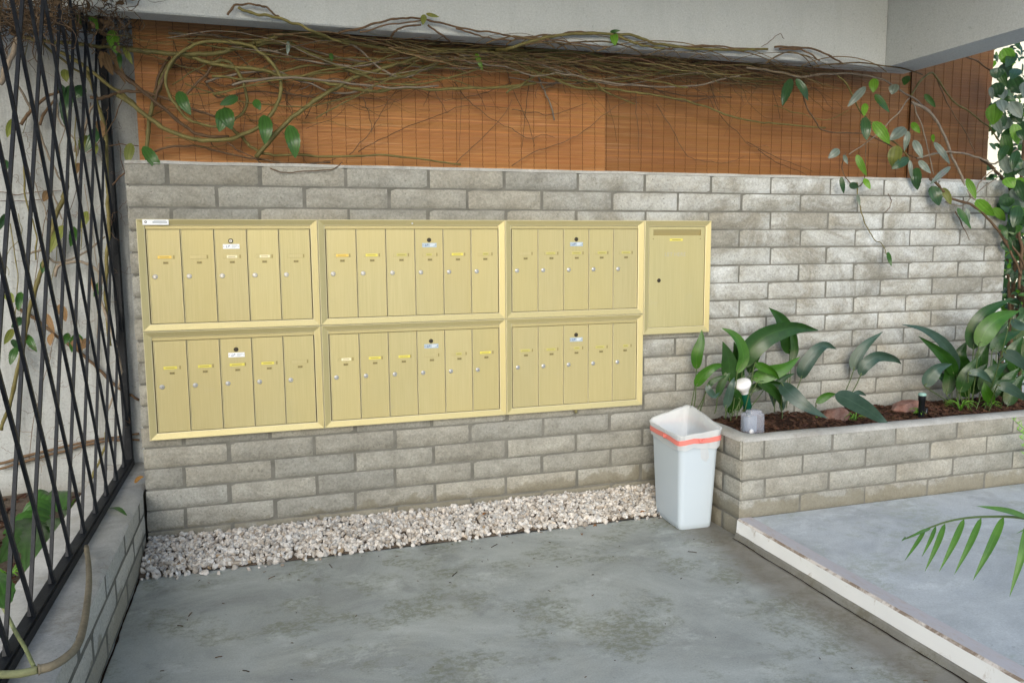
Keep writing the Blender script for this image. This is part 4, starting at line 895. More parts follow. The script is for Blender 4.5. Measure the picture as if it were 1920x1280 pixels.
# thick branch lying on the low wall
br = empty('fallen_branch', PZ(60, 1262, .34), 'thick grey-green branch lying along the top of the low wall', 'branch')
FB = (0, 900, 3.37)
pts = [(-60,1225,.36),(0,1225,.36),(120,1220,.365),(240,1195,.37)]; w3 = [PZ(q[0], q[1], q[2]) for q in [(x/3.37, y/3.37+900, z) for x, y, z in pts]]
mb = MB(); mb.tube(cr(w3, 6), .0098, 10, 0, (.9, 1.15, .75)); put('green_stem', mb, M['vine_grey'], br)
pts = [(240,1195,.37),(330,1170,.37),(420,1115,.372),(490,1040,.37),(528,920,.362),(550,780,.352),(562,640,.345),(558,520,.336),(545,420,.332)]
w3 = [PZ(x/3.37, y/3.37+900, z) for x, y, z in pts]; mb = MB(); c = cr(w3, 6); mb.tube(c, [.0145]+[.0115*(1-.3*i/len(c)) for i in range(1, len(c))], 10, 0, (.8,.82,.72)); put('woody_stem', mb, M['vine_grey'], br)
mb = MB(); mb.tube(cr([PZ(x/3.37, y/3.37+900, .37) for x, y in [(20,800),(60,880),(100,960),(160,1060),(212,1172)]], 5), .0052, 8, 0, (.9,1.2,.7)); put('side_shoot', mb, M['vine_grey'], br)
for b, t, w_, k in (((8,1140),(-30,1060),40,'l'), ((5,1190),(-40,1200),20,'l'), ((12,1130),(-5,1080),30,'l')):
    A = PZ(b[0], b[1], .38); B = PZ(t[0], t[1], .42); mb = MB(); leaf(mb, [A, (A+B)/2+Vector((0,0,.01)), B], w_/FPX*3.0, Vector((.3,-.6,.8)), 0, None, serr=.05); put('leaf', mb, M['leaf'], br)
mb = MB(); A, B = PZ(204, 952, .31), PZ(238, 966, .31); leaf(mb, [A, (A+B)/2+Vector((0,0,.012)), B], .028, Vector((.2,-.3,1)), serr=.05)
tag(put('fallen_leaf', mb, M['leaf']), 'small green leaf lying on top of the low wall', 'leaf')
mb = MB(); A, B = P(252, 905, -.02), P(270, 893, -.03); leaf(mb, [A, (A+B)/2+Vector((0,0,.008)), B], .018, Vector((0,-1,.5)), col=(1.1,.9,.4))
tag(put('dry_leaf', mb, M['leaf_dry']), 'yellow dry leaf in the corner where the low wall meets the block wall', 'leaf')

# ---------------------------------------------------------------- planter plants
def blade(parent, pts, wpx, kind='g', roll=0., base=None, fold=.25, name='leaf', prof='lance', curl=0., pet=True):
    """pts: (px,py,y) centreline from leaf base to tip; base: soil point of its stalk"""
    w3 = [P(*q) for q in pts]; A = w3[0]; w = wpx*.9*(w3[len(w3)//2]-CP).dot(_F)/FPX
    N_ = TOCAM(A); T = (w3[-1]-w3[0]).normalized(); N_ = Matrix.Rotation(roll, 3, T) @ N_
    mb = MB(); t = random.uniform(.9, 1.15); leaf(mb, w3, w/max(.35, math.cos(roll)), N_, 0, (t,t,t), fold, prof, .03, n=26, curl=curl)
    m = M[{'g': 'leaf_aspid', 'd': 'leaf_aspid_sheen', 'b': 'leaf_aspid_lit'}[kind]]
    o = put(name, mb, m, parent)
    if base is not None:
        B = P(*base); mb = MB(); mb.tube(cr([B, (B*.5+A*.5)+Vector((.004, 0, 0)), A, A+(w3[1]-A)*.3], 5), .0028, 6); put('stalk', mb, M['petiole'], o)
    return o
pA = empty('cast_iron_plant', P(1390, 775, -.2), 'big clump of broad dark leaves beside the drop box in the planter', 'plant', 'broad leaved plants in the planter')
bl = lambda *a, **k: blade(pA, *a, **k)
bl([(1306,692,-.10),(1312,655,-.11),(1316,625,-.10),(1314,612,-.09)][0:1]+[(1307,665,-.11),(1314,640,-.11),(1316,618,-.10)], 24, 'b', base=(1296,762,-.12))
bl([(1392,690,-.25),(1408,655,-.27),(1440,628,-.29),(1490,614,-.30),(1534,619,-.28)], 44, 'g', roll=.35, base=(1385,772,-.25), fold=.3)
bl([(1481,664,-.08),(1478,635,-.09),(1464,600,-.10),(1442,577,-.11)], 36, 'g', base=(1470,765,-.12), roll=.2)
bl([(1368,715,-.26),(1368,690,-.27),(1364,665,-.28),(1355,640,-.28)], 34, 'g', base=(1362,775,-.24), fold=.1)
bl([(1382,700,-.30),(1394,672,-.31),(1388,645,-.31),(1372,625,-.30),(1353,615,-.28)], 22, 'b', base=(1372,780,-.26), roll=.5)
bl([(1305,725,-.22),(1316,705,-.24),(1338,688,-.26),(1362,683,-.25)], 22, 'b', roll=.4, base=(1300,768,-.18))
bl([(1412,712,-.27),(1440,700,-.30),(1470,690,-.32),(1500,669,-.32)], 32, 'b', roll=.3, base=(1392,775,-.25))
bl([(1415,682,-.31),(1432,688,-.33),(1450,698,-.34),(1462,712,-.33)], 18, 'b', roll=.5, base=(1396,772,-.28))
bl([(1464,718,-.36),(1482,737,-.42),(1512,762,-.48),(1552,784,-.52)], 32, 'd', roll=-.2, base=(1464,770,-.3), fold=.15)
bl([(1420,716,-.28),(1445,728,-.30),(1460,745,-.31),(1467,765,-.31)], 20, 'g', roll=.3, base=(1392,770,-.24))
bl([(1360,765,-.29),(1366,745,-.30),(1372,722,-.31),(1377,707,-.30)], 18, 'd', base=(1360,785,-.28))
bl([(1388,750,-.28),(1378,735,-.29),(1370,745,-.30)], 16, 'g', base=(1372,780,-.27))
bl([(1328,725,-.24),(1336,715,-.25),(1350,708,-.26),(1362,704,-.26)], 12, 'g', base=(1306,770,-.2))
bl([(1326,720,-.3),(1330,732,-.31),(1340,742,-.31),(1350,735,-.3)], 14, 'd', base=(1312,772,-.22))
bl([(1392,718,-.2),(1420,700,-.22),(1440,702,-.23),(1452,708,-.23)], 14, 'g', base=(1386,770,-.2))
bl([(1466,770,-.2),(1468,752,-.2),(1476,742,-.2),(1482,736,-.2)], 14, 'd', base=(1466,785,-.22))
bl([(1382,770,-.24),(1386,745,-.25),(1392,722,-.25),(1396,700,-.25)], 22, 'g', base=(1380,785,-.24))
bl([(1368,775,-.22),(1372,750,-.24),(1378,730,-.24)], 18, 'g', base=(1370,788,-.24))
bl([(1440,720,-.2),(1448,735,-.2),(1450,748,-.2),(1452,765,-.2)], 16, 'd', base=(1400,772,-.22))
bl([(1405,700,-.18),(1412,670,-.19),(1425,645,-.20),(1440,632,-.2)], 24, 'g', roll=.3, base=(1398,770,-.2)); bl([(1380,730,-.2),(1384,700,-.21),(1382,665,-.22),(1376,640,-.22)], 26, 'g', base=(1378,772,-.2))
bl([(1400,735,-.22),(1425,722,-.24),(1450,718,-.26),(1478,724,-.27)], 18, 'g', roll=.4, base=(1394,772,-.22)); bl([(1450,745,-.22),(1456,725,-.22),(1470,708,-.22),(1490,700,-.22)], 18, 'g', roll=.2, base=(1452,772,-.22))
bl([(1345,745,-.24),(1352,722,-.25),(1364,700,-.26),(1372,690,-.26)], 16, 'g', base=(1340,775,-.22)); bl([(1484,680,-.12),(1490,655,-.12),(1486,630,-.12),(1478,610,-.12)], 16, 'g', base=(1474,765,-.12))
pB = empty('cast_iron_plant', P(1590, 745, -.12), 'sparse clump of five bluish leaves leaning across the middle of the planter', 'plant', 'broad leaved plants in the planter')
bl = lambda *a, **k: blade(pB, *a, **k)
bl([(1502,710,-.10),(1508,690,-.11),(1528,660,-.12),(1548,647,-.12),(1568,654,-.12)], 28, 'd', base=(1480,757,-.09), curl=.6)
bl([(1600,695,-.10),(1606,670,-.10),(1625,645,-.11),(1655,622,-.11)], 24, 'd', base=(1583,738,-.07))
bl([(1613,705,-.14),(1622,685,-.15),(1645,668,-.16),(1675,672,-.17),(1690,682,-.17)], 24, 'd', base=(1596,738,-.10), roll=.3, curl=.7)
bl([(1530,755,-.30),(1550,742,-.31),(1568,738,-.32)], 16, 'b', base=(1528,768,-.28), roll=.3)
bl([(1566,738,-.36),(1590,748,-.42),(1620,765,-.50),(1645,782,-.58),(1670,799,-.64)], 36, 'd', roll=-.25, base=None, fold=.12)
bl([(1600,738,-.12),(1612,736,-.12),(1625,742,-.12)], 10, 'd', base=(1598,748,-.12))
pC = empty('cast_iron_plant', P(1830, 770, -.3), 'large leafy clump at the right end of the planter near the black path light', 'plant', 'broad leaved plants in the planter')
bl = lambda *a, **k: blade(pC, *a, **k)
bl([(1793,700,-.2),(1788,672,-.21),(1765,640,-.22),(1730,618,-.22),(1690,608,-.22)], 22, 'd', base=(1798,765,-.22), roll=.2, curl=.9)
bl([(1790,705,-.22),(1780,680,-.23),(1755,655,-.24),(1722,630,-.24)], 26, 'g', base=(1796,765,-.22))
bl([(1825,655,-.30),(1828,620,-.31),(1850,585,-.32),(1895,560,-.32)], 34, 'g', base=(1815,765,-.25), fold=.3)
bl([(1835,650,-.35),(1850,618,-.36),(1875,595,-.37),(1912,583,-.37)], 38, 'b', base=(1820,765,-.28), fold=.25, roll=.2)
bl([(1735,725,-.25),(1745,705,-.26),(1760,690,-.27),(1785,682,-.26)], 28, 'd', base=(1795,765,-.24), roll=.3)
bl([(1880,660,-.45),(1900,668,-.48),(1920,685,-.50),(1940,705,-.5)], 24, 'd', roll=.3, base=(1845,765,-.3), fold=.1)
bl([(1870,722,-.45),(1890,726,-.48),(1912,740,-.50),(1925,752,-.5)], 22, 'd', roll=.2, base=(1850,768,-.32), fold=.1)
bl([(1815,700,-.32),(1835,698,-.35),(1850,708,-.36),(1860,718,-.36)], 16, 'd', base=(1815,768,-.28))
bl([(1800,735,-.28),(1815,700,-.30),(1840,665,-.30)], 30, 'g', base=(1805,768,-.28)); bl([(1840,735,-.3),(1860,700,-.32),(1890,680,-.33)], 32, 'g', base=(1830,768,-.3))
bl([(1850,750,-.3),(1870,725,-.32),(1905,712,-.34)], 26, 'g', base=(1845,770,-.3)); bl([(1775,740,-.2),(1780,705,-.2),(1770,680,-.2)], 24, 'g', base=(1790,765,-.2)); bl([(1860,660,-.2),(1880,635,-.2),(1915,620,-.2)], 26, 'g', base=(1850,762,-.2))
bl([(1895,600,-.3),(1915,612,-.3),(1935,612,-.3)], 18, 'd', base=(1850,760,-.2)); bl([(1860,755,-.34),(1850,735,-.34),(1845,715,-.33)], 22, 'b', base=(1852,775,-.33)); bl([(1890,760,-.3),(1900,730,-.3),(1920,700,-.3)], 28, 'g', base=(1880,770,-.3))
bl([(1815,700,-.15),(1800,670,-.15),(1812,640,-.15)], 30, 'g', base=(1810,760,-.15)); bl([(1905,700,-.2),(1900,660,-.2),(1918,630,-.2)], 30, 'g', base=(1890,765,-.2))
for a_ in (((1812,745,-.2),(1802,712,-.2),(1790,690,-.2)), ((1825,740,-.22),(1832,705,-.23),(1850,682,-.24)), ((1858,745,-.2),(1868,705,-.2),(1862,672,-.2)), ((1880,745,-.25),(1888,715,-.26),(1910,690,-.27)), ((1900,740,-.15),(1892,700,-.15),(1900,665,-.15)),
           ((1838,700,-.15),(1842,665,-.15),(1856,640,-.15)), ((1868,660,-.15),(1872,630,-.15),(1890,605,-.15)), ((1905,640,-.18),(1912,605,-.18),(1925,585,-.18)), ((1785,735,-.15),(1772,712,-.15),(1752,700,-.15)), ((1915,690,-.1),(1925,650,-.1),(1930,620,-.1))):
    bl(list(a_), 26, 'g', base=(a_[0][0]-4, 768, a_[0][2]), roll=random.uniform(-.3,.4))
# spider plant tufts
def tuft(px_, py_, y, n, s, label):
    p = P(px_, py_, y); z = soilz(p.x, p.y)+.003; p = PZ(px_, py_, z) if True else p
    e = empty('grass_tuft', p, label, 'grass tuft', 'small grassy tufts in the planter'); mb = MB()
    for k in range(n):
        a = random.uniform(0, 6.28); q = Vector((math.cos(a), math.sin(a), 0)); L_ = s*random.uniform(.6, 1.2)
        leaf(mb, [p, p+q*L_*.35+Vector((0,0,L_*.55)), p+q*L_*.9+Vector((0,0,L_*random.uniform(.1,.5)))], .007, Vector((0,-.5,1)), 0, (random.uniform(.7,1.8),)*3, .3, 'strap', 0, n=8)
    put('blades', mb, M['leaf_bright'], e)
tuft(1603, 790, -.45, 16, .075, 'small yellow-green grassy tuft in front of the nearer red rock')
tuft(1722, 778, -.45, 12, .06, 'small grassy tuft just left of the black path light')
tuft(1800, 770, -.45, 22, .10, 'largest grassy tuft, below the right leafy clump')
tuft(1855, 766, -.45, 14, .08, 'grassy tuft at the right end, half hidden by broad leaves')
tuft(1535, 787, -.5, 8, .035, 'tiny grassy sprout under the long drooping leaf')
# rocks
def rock(cx, cy, sx, sy, sz, seed, label):
    bm = bmesh.new(); bmesh.ops.create_icosphere(bm, subdivisions=4, radius=1); r = random.Random(seed)
    pl_ = [(Vector((r.gauss(0,1), r.gauss(0,1), r.gauss(0,1))).normalized(), r.uniform(.6,.85)) for _ in range(9)]
    for v in bm.verts:
        for d, h in pl_:
            t = v.co.dot(d)
            if t > h: v.co -= d*(t-h)*.9
        v.co *= 1+.10*noise.noise(v.co*2.5+Vector((seed,0,0)))+.04*noise.noise(v.co*7)
    mb = MB(); z = soilz(cx, cy); mb.add([(v.co.x*sx+cx, v.co.y*sy+cy, v.co.z*sz+z+sz*.45) for v in bm.verts], [[v.index for v in f.verts] for f in bm.faces], smooth=True); bm.free()
    tag(put('rock', mb, M['rock']), label, 'rock', 'red rocks in the planter')
q = PZ(1568, 780, .43); rock(q.x+.02, q.y+.02, .075, .06, .052, 3, 'angular reddish rock between the drooping leaves of the planter')
q = PZ(1695, 762, .43); rock(q.x+.02, q.y, .125, .07, .042, 9, 'wide flat pinkish rock behind the black path light')
# path light
q = PZ(1727, 779, .41); e = empty('path_light', q, 'black cylindrical path light standing in the planter soil', 'garden light')
mb = MB(); mb.lathe(Vector((q.x, q.y, .37)), Vector((0,0,1)), [(0,.017),(.125,.017),(.126,.020),(.155,.020)], 18); mb.tube([Vector((q.x+.02, q.y, .40)), Vector((q.x+.034, q.y, .425)), Vector((q.x+.034, q.y, .45))], .008, 8); put('body', mb, M['black_plastic'], e)
mb = MB(); mb.lathe(Vector((q.x, q.y, .525)), Vector((0,0,1)), [(0,.021),(.004,.0215),(.012,.020),(.015,.010)], 18); put('lens_cap', mb, M['lens'], e)
# flood lamp with weatherproof outlet
q = PZ(1408, 798, .42)
e = empty('garden_spotlight', (q.x, q.y, .41), 'white reflector bulb in a green socket leaning above the planter rim', 'garden light')
A = P(1403, 772, q.y+.0); B = P(1397, 737, q.y-.01); Cc = P(1392, 706, q.y-.03); ax = (B-A).normalized()
mb = MB(); mb.lathe(A, ax, [(0,.016),(.02,.017),(.022,.0195),(.045,.0195),(.05,.0215),((B-A).length, .0215)], 18)
for k in range(5): mb.lathe(A+ax*(.025+k*.011), ax, [(0,.0225),(.004,.0225)], 18)
put('socket', mb, M['green_plastic'], e)
mb = MB(); mb.tube([Vector((q.x-.012, q.y, .36)), Vector((q.x-.012, q.y, .44)), A+ax*.005], [.012,.012,.014], 10); mb.box(q.x-.048, q.x-.010, q.y-.012, q.y+.018, .38, .455); put('stake', mb, M['green_plastic'], e)
mb = MB(); ab = (Cc-B).normalized()+Vector((-.12,0,0)); L_ = (Cc-B).length; mb.lathe(B-ax*.002, ab, [(0,.019),(.008,.021),(.014,.022),(.03,.031),(.05,.043),(.060,.046),(.070,.044),(.076,.034),(.079,.015)], 24); put('bulb', mb, M['bulb'], e)
e = empty('outlet_cover', (q.x+.03, q.y-.05, .41), 'clear plastic weatherproof outlet cover beside the green lamp socket', 'outlet cover')
def rbox(mb, x0, x1, y0, y1, z0, z1, r, mi=0, seg=4, top=.9):
    ring = []
    for cx, cy, a0 in ((x1-r, y1-r, 0), (x0+r, y1-r, 90), (x0+r, y0+r, 180), (x1-r, y0+r, 270)):
        for k in range(seg+1): a = math.radians(a0+90*k/seg); ring.append((cx+r*math.cos(a), cy+r*math.sin(a)))
    mx, my = (x0+x1)/2, (y0+y1)/2; n = len(ring)
    lv = [(z0, 1), (z1-r*.8, 1), (z1-r*.2, .96), (z1, top)]
    vs = [(mx+(x-mx)*s, my+(y-my)*s, z) for z, s in lv for x, y in ring]
    mb.add(vs, [(i*n+k, i*n+(k+1) % n, (i+1)*n+(k+1) % n, (i+1)*n+k) for i in range(3) for k in range(n)] + [tuple(3*n+k for k in range(n))], mi, smooth=True)
bx0 = PZ(1402, 808, .44); bx1 = PZ(1438, 806, .44)
mb = MB(); rbox(mb, bx0.x, bx1.x, bx0.y-.0, bx0.y+.075, .425, .523, .016); rbox(mb, bx0.x+.02, bx1.x-.012, bx0.y+.01, bx0.y+.06, .5225, .537, .01); put('cover', mb, M['clear'], e)
mb = MB(); mb.box(bx0.x+.014, bx1.x-.016, bx0.y+.052, bx0.y+.068, .41, .50); put('outlet_box', mb, M['plate_steel'], e)
mb = MB(); mb.lathe(Vector((bx0.x+.014, bx0.y-.006, .430)), Vector((0,-.5,.9)), [(0,.010),(.014,.012),(.02,.008)], 12); put('plug', mb, M['bulb'], e)
mb = MB(); mb.box(PLX+.085, PLX+.098, -.41, -.395, PLZ+.003, PLZ+.02); tag(put('cap', mb, M['bulb']), 'tiny white plastic cap on the planter rim behind the bin', 'cap') if False else None
# stub under the boxes
q = P(1079, 766, -.012); mb = MB(); mb.tube([Vector((q.x, .0, q.z+.012)), Vector((q.x, -.014, q.z+.01)), Vector((q.x+.001, -.016, q.z-.022))], .0075, 8, 0, (1,1.1,.7)); mb.tube([Vector((q.x-.01, -.012, q.z-.014)), Vector((q.x+.012, -.012, q.z-.012))], .003, 6)
tag(put('pipe_stub', mb, M['vine_grey']), 'short mossy pipe stub poking out below the lower mailboxes', 'pipe')

# ---------------------------------------------------------------- bin
def ringpts(cx, cy, hx, hy, r, rot, z, seg=6, bow=0.):
    out = []
    for sx, sy, a0 in ((1,1,0), (-1,1,90), (-1,-1,180), (1,-1,270)):
        for k in range(seg+1): a = math.radians(a0+90*k/seg); out.append(((hx-r)*sx+r*math.cos(a), (hy-r)*sy+r*math.sin(a)))
    c, s = math.cos(rot), math.sin(rot); return [Vector((cx+x*c-y*s, cy+x*s+y*c, z)) for x, y in out]
BC = (2.468, -.376); ROT = math.radians(-2)
bn = empty('waste_bin', (BC[0], BC[1], 0), 'white plastic waste bin with a liner, standing against the planter', 'waste bin')
mb = MB(); rings = [(.0, .082, .129, .024), (.005, .088, .135, .026), (.03, .090, .137, .026), (.2, .096, .147, .028), (.38, .102, .158, .03), (.440, .105, .163, .03), (.444, .109, .168, .032), (.458, .110, .169, .032)]
vs = []; K = 28
for z, hx, hy, r in rings: vs += ringpts(*BC, hx, hy, r, ROT, z)
inn = [(.457, .106, .165, .03), (.38, .099, .154, .03), (.06, .082, .121, .026)]
for z, hx, hy, r in inn: vs += ringpts(*BC, hx, hy, r, ROT, z)
m_ = len(rings)+len(inn)
mb.add(vs, [(i*K+k, i*K+(k+1) % K, (i+1)*K+(k+1) % K, (i+1)*K+k) for i in range(m_-1) for k in range(K)], smooth=True)
mb.add(vs, [tuple(range(K))[::-1]]); mb.add(vs, [tuple((m_-1)*K+k for k in range(K))]); put('body', mb, M['bin'], bn)
K2 = 28*4; cs, sn = math.cos(ROT), math.sin(ROT)
def ring3(hx, hy, r, zf, push, sd=0):
    base = ringpts(*BC, hx, hy, r, ROT, 0, seg=6); out = []; n = len(base)
    for i in range(n):
        for k in range(4):
            p = base[i].lerp(base[(i+1) % n], k/4); d = (p-Vector((*BC, 0))).normalized()
            u_ = ((p.x-BC[0])*cs+(p.y-BC[1])*sn)/.11; v_ = (-(p.x-BC[0])*sn+(p.y-BC[1])*cs)/.17
            q = push*(noise.noise(Vector((p.x*45, p.y*45, sd)))+.6*noise.noise(Vector((p.x*120, p.y*120, sd*.6+3)))); p = p + d*q; p.z = zf(u_, v_, p); out.append(p)
    return out
def lz(base, k, amp, s):       # the film stands higher at the far and the right corners
    return lambda u, v, p: base + k*(.018*u + .012*v + .008*u*v) + amp*(noise.noise(Vector((p.x*16, p.y*16, s)))+.5*noise.noise(Vector((p.x*50, p.y*50, s))))
mb = MB(); vs = []
for hx, hy, r, b, kk, a, pu, sd in ((.1105,.1695,.033,.410,.1,.018,.004,1), (.1125,.1715,.033,.436,.2,.002,.003,1), (.1135,.1725,.034,.458,.5,.001,.0025,2), (.115,.174,.035,.480,.9,.004,.004,2.4), (.118,.178,.036,.500,1.2,.007,.006,2.8),
                            (.117,.177,.036,.504,1.2,.007,.006,3), (.110,.170,.034,.494,1.1,.007,.006,3.2), (.103,.162,.032,.455,.6,.006,.008,4), (.096,.150,.03,.36,.2,.01,.014,5), (.075,.12,.03,.24,0,.02,.02,6), (.04,.06,.02,.20,0,.02,.01,6)):
    vs += ring3(hx, hy, r, lz(b, kk, a, b*50), pu, sd)
nr = 11; mb.add(vs, [(i*K2+k, i*K2+(k+1) % K2, (i+1)*K2+(k+1) % K2, (i+1)*K2+k) for i in range(nr-1) for k in range(K2)], smooth=True)
mb.add(vs, [tuple((nr-1)*K2+k for k in range(K2))]); ln = put('liner', mb, M['bag'], bn)
mb = MB(); vs = []
for b in (.443, .467): vs += ring3(.1160, .1750, .034, lz(b, .6, .005, 1), .0025, 2)
mb.add(vs, [(k, (k+1) % K2, K2+(k+1) % K2, K2+k) for k in range(K2)], smooth=True)
for dx, sd_ in ((-.118, 1), (-.04, -1)):       # little pull loops of the string
    if sd_ > 0: c_ = Vector((BC[0]-.119, BC[1]-.02, .447)); mb.tube(cr([c_+Vector((0,-.012,.004)), c_+Vector((-.004,0,-.010)), c_+Vector((0,.012,.004))], 5), .004, 6)
    else: c_ = Vector((BC[0]-.01, BC[1]-.178, .452)); mb.tube(cr([c_+Vector((-.014,0,.006)), c_+Vector((0,-.004,-.012)), c_+Vector((.014,0,.006))], 5), .004, 6)
put('drawstring', mb, M['red'], ln)

# ---------------------------------------------------------------- palm frond in the right foreground
pm = empty('potted_palm', (2.75, -2.05, KZ), 'feathery green palm frond reaching in from the right over the pale floor', 'palm')
YP = -2.0
rach = [P(1692, 1012, YP), P(1740, 990, YP), P(1790, 974, YP), P(1850, 968, YP), P(1925, 972, YP), P(2010, 1000, YP)]
root = Vector((rach[-1].x+.10, YP, KZ)); mb = MB(); c = cr(rach + [rach[-1].lerp(root, .5)+Vector((.05,0,.03)), root], 6)
mb.tube(c, [.0018+.0045*i/len(c) for i in range(len(c))], 7); put('rachis', mb, M['petiole'], pm)
LF = [((1700,1008),(1690,1014),5),((1735,992),(1696,1051),7),((1755,986),(1728,1044),7),((1772,981),(1734,1071),10),((1808,972),(1761,1071),11),((1840,970),(1789,1077),11),((1882,968),(1824,1088),14),((1930,972),(1893,1118),14),
      ((1990,990),(1960,1130),14),((1930,970),(1831,948),12),((1745,990),(1700,1010),6),((1960,975),(1905,1000),5),((1985,985),(2050,900),12),((1950,975),(1990,890),12)]
for b, t, w_ in LF:
    A = P(*b, YP); B = P(*t, YP-.05); mb = MB(); w = w_*(A-CP).dot(_F)/FPX
    leaf(mb, [A, (A+B)/2+Vector((-.006,-.01,.008)), B], w, TOCAM(A)+Vector((.25,0,.2)), 0, None, .3, 'lance', .02, n=12); put('leaflet', mb, M['palm'], pm)
sp_ = empty('fern_sprig', PX(1935, 905, 3.9) if False else P(1945, 900, -.78), 'yellow-green feathery sprig at the right edge in front of the planter', 'fern')
mb = MB(); b0 = P(1975, 905, -.80); b0.z = KZ
for k in range(5):
    t_ = P(1902+k*5, 788+k*16, -.80-.01*k); mid = b0.lerp(t_, .5)+Vector((.03,0,.05)); c = cr([b0, mid, t_], 8); mb.tube(c, .0015, 4)
    for i in range(5, len(c)):
        for s_ in (-1, 1): d = Vector((s_*.5, random.uniform(-.4,.4), .5)); leaf(mb, [c[i], c[i]+d*.018, c[i]+d*.038], .006, Vector((0,-1,.3)), 0, (random.uniform(.9,1.8),)*3, .2, 'lance', 0, n=4)
put('fronds', mb, M['leaf_bright'], sp_)

# ---------------------------------------------------------------- broad plant behind the fence
bp_ = empty('bed_plant', PZ(95, 1000, .2), 'low plant with big toothed leaves on the soil behind the lattice', 'plant')
cpt = PZ(100, 985, .20)
for a, b, w_ in (((100,975),(0,1055),62), ((90,985),(50,1075),56), ((105,980),(5,1000),44), ((100,960),(40,965),36), ((110,960),(118,920),40), ((112,970),(125,1035),50), ((85,990),(20,1040),50), ((120,955),(150,1000),30), ((70,950),(98,930),34), ((112,985),(90,1050),44)):
    A = PZ(*a, .24); B = PZ(*b, .25); mb = MB(); w = w_*(A-CP).dot(_F)/FPX
    leaf(mb, [A, (A+B)/2+Vector((0,0,.035)), B], w*.95, Vector((.2,-.55,.85)), 0, (random.uniform(.8,1.3),)*3, .15, 'ovate', .05, .07, n=18); lo_ = put('leaf', mb, M['leaf'], bp_)
mb = MB()
for k in range(7): A = PZ(105+random.uniform(-8,8), 980+random.uniform(-8,8), .25); mb.tube([A, Vector((cpt.x, cpt.y, .16))], .004, 6)
put('stems', mb, M['petiole'], bp_)
for px_, py_, lb in ((18, 1085, 'bright grassy weed near the front of the fenced bed'), (128, 960, 'bright grassy weed beside the big toothed leaves')):
    p = PZ(px_, py_, .19); e = empty('weed', p, lb, 'weed', 'weeds behind the fence'); mb = MB()
    for k in range(16):
        a = random.uniform(0, 6.28); q = Vector((math.cos(a), math.sin(a), 0)); L_ = .08*random.uniform(.6, 1.2)
        leaf(mb, [p, p+q*L_*.4+Vector((0,0,L_*.5)), p+q*L_+Vector((0,0,L_*.4))], .009, Vector((0,-.5,1)), 0, (random.uniform(.6,1.3),)*3, .3, 'strap', 0, n=8)
    put('blades', mb, M['leaf_bright'], e)

# ---------------------------------------------------------------- shrubs beyond the right end of the wall
def shrub(cx, cy, cz, rx, ry, rz, n, seed, label, mats, lsz=(.04, .09), trunk=True):
    r = random.Random(seed); e = empty('shrub', (cx, cy, 0), label, 'shrub', 'shrubs beyond the wall'); mb = MB()
    for k in range(n):
        v = Vector((r.gauss(0,1), r.gauss(0,1), r.gauss(0,1))).normalized()*(r.random()**.4)
        den = noise.noise(Vector((v.x*2.2+seed, v.y*2.2, v.z*2.2)))
        if den < -.18: continue
        p = Vector((cx+v.x*rx, cy+v.y*ry, max(.05, cz+v.z*rz))); d = Vector((r.uniform(-1,1), r.uniform(-1,1), r.uniform(-1,.3))).normalized(); L_ = r.uniform(*lsz)
        leaf(mb, [p, p+d*L_*.5+Vector((0,0,.1*L_)), p+d*L_], L_*.5, Vector((r.uniform(-1,1), -1, r.uniform(-.5,1))), 0 if r.random() < .55 else (1 if r.random() < .6 else 2), (r.uniform(.6,1.4),)*3, .15, 'ovate', .02, n=4)
    put('foliage', mb, mats, e)
    if trunk:
        mb = MB()
        for k in range(5):
            a = r.uniform(0, 6.28); q = Vector((math.cos(a)*rx*.5, math.sin(a)*ry*.5, 0)); mb.tube(cr([Vector((cx, cy, 0)), Vector((cx, cy, cz*.5))+q*.4, Vector((cx, cy, cz+rz*.5))+q], 5), [.02-.0011*i for i in range(11)], 6)
        put('stems', mb, M['vine_brown'], e)
SM = [M['leaf_dark'], M['leaf'], M['leaf_bright']]
shrub(5.42, .25, .95, .50, .55, .85, 2200, 31, 'dark leafy shrub hugging the right end of the block wall', SM)
shrub(5.62, .55, 2.1, .62, .7, .75, 1500, 32, 'airy shrub crown above the wall end with sky showing through', SM)
shrub(7.2, 1.9, 1.1, 1.2, 1.2, 1.2, 1300, 33, 'darker shrub farther back behind the wall end', [M['leaf_dark'], M['leaf_dark'], M['leaf']], (.06, .13))
shrub(6.3, -.1, .6, .6, .5, .7, 900, 34, 'low dark shrub right of the planter', SM)

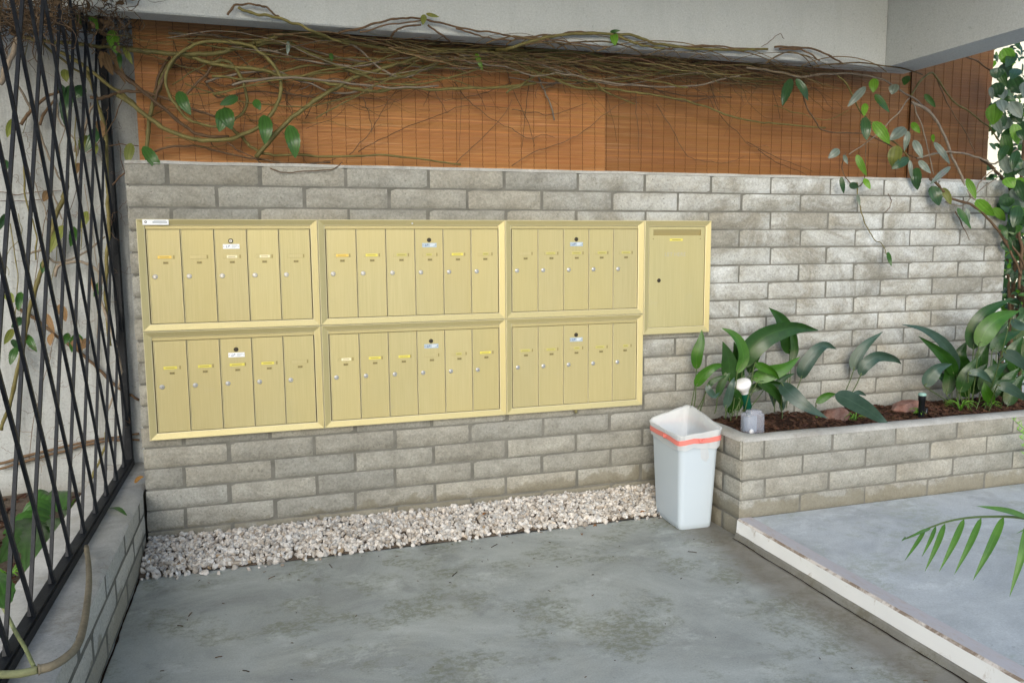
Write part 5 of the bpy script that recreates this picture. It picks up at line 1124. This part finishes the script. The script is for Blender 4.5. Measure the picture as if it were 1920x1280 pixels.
bd = empty('neighbour_house', (10, 5.5, 0), 'pale cream house wall glimpsed through the foliage at the right', 'house')
mb = MB(); mb.box(6.6, 16, 5.2, 8, -.03, 6.2); put('wall', mb, stucco('cream_stucco', (.80,.76,.62), (.6,.56,.45)), bd)
mb = MB(); mb.box(6.3, 16.3, 4.9, 8.3, 6.2, 6.4); put('roof', mb, M['header'], bd)

mb = MB(); R5 = random.Random(9)
for k in range(90):
    x = R5.uniform(.1, 2.5); y = -.32 - R5.random()**2*2.6; a = R5.uniform(0, 6.28); L_ = R5.uniform(.004, .014) if k > 12 else R5.uniform(.02, .05)
    d = Vector((math.cos(a), math.sin(a), 0)); mb.tube([Vector((x, y, .0025)), Vector((x, y, .0035))+d*L_*.5, Vector((x, y, .0025))+d*L_], .0012 if k > 12 else .0016, 4, 0, (R5.uniform(.3, 1.2),)*3)
o = put('floor_debris', mb, M['twig']); tag(o, 'tiny twigs and crumbs scattered on the lower concrete floor', 'debris', kind='stuff')
mb = MB()
for (xc, y0, y1, w_) in ((KX-.019, PLY, -4.5, .0045), (LX+.005, GY, -4.1, .007)):
    n_ = 150; vs = []
    for i in range(n_+1):
        y = y0+(y1-y0)*i/n_; q = .006*noise.noise(Vector((xc, y*5, 0)))+.003*noise.noise(Vector((xc, y*22, 0))); hw_ = w_*.5*(1+.8*noise.noise(Vector((xc, y*16, 5))))
        vs += [(xc+q*(.5 if xc < 1 else 1)-hw_, y, .0035), (xc+q*(.5 if xc < 1 else 1)+hw_, y, .0035)]
    mb.add(vs, [(2*i, 2*i+2, 2*i+3, 2*i+1) for i in range(n_)], 0, (.35,.33,.3))
o = put('floor_crack', mb, M['soil']); o['kind'] = 'structure'; o['label'] = 'dirt filled cracks where the floor meets the step and the low wall'
for px_, py_, y_ in ((1120, 985, -.15), (1090, 1000, -.2), (905, 965, -.1), (1160, 955, -.06), (620, 1030, -.2), (1200, 960, -.08)):
    p = PZ(px_, py_, gz(0, y_)+.012); a = R5.uniform(0, 6.28); d = Vector((math.cos(a), math.sin(a), .1)); mb = MB()
    leaf(mb, [p, p+d*.012+Vector((0,0,.004)), p+d*.028], .013, Vector((0,-.3,1)), 0, (1.3,1,.8), .3)
    tag(put('dry_leaf', mb, M['leaf_dry']), 'small brown dry leaf lying on the white gravel', 'leaf', 'dry leaves on the gravel')
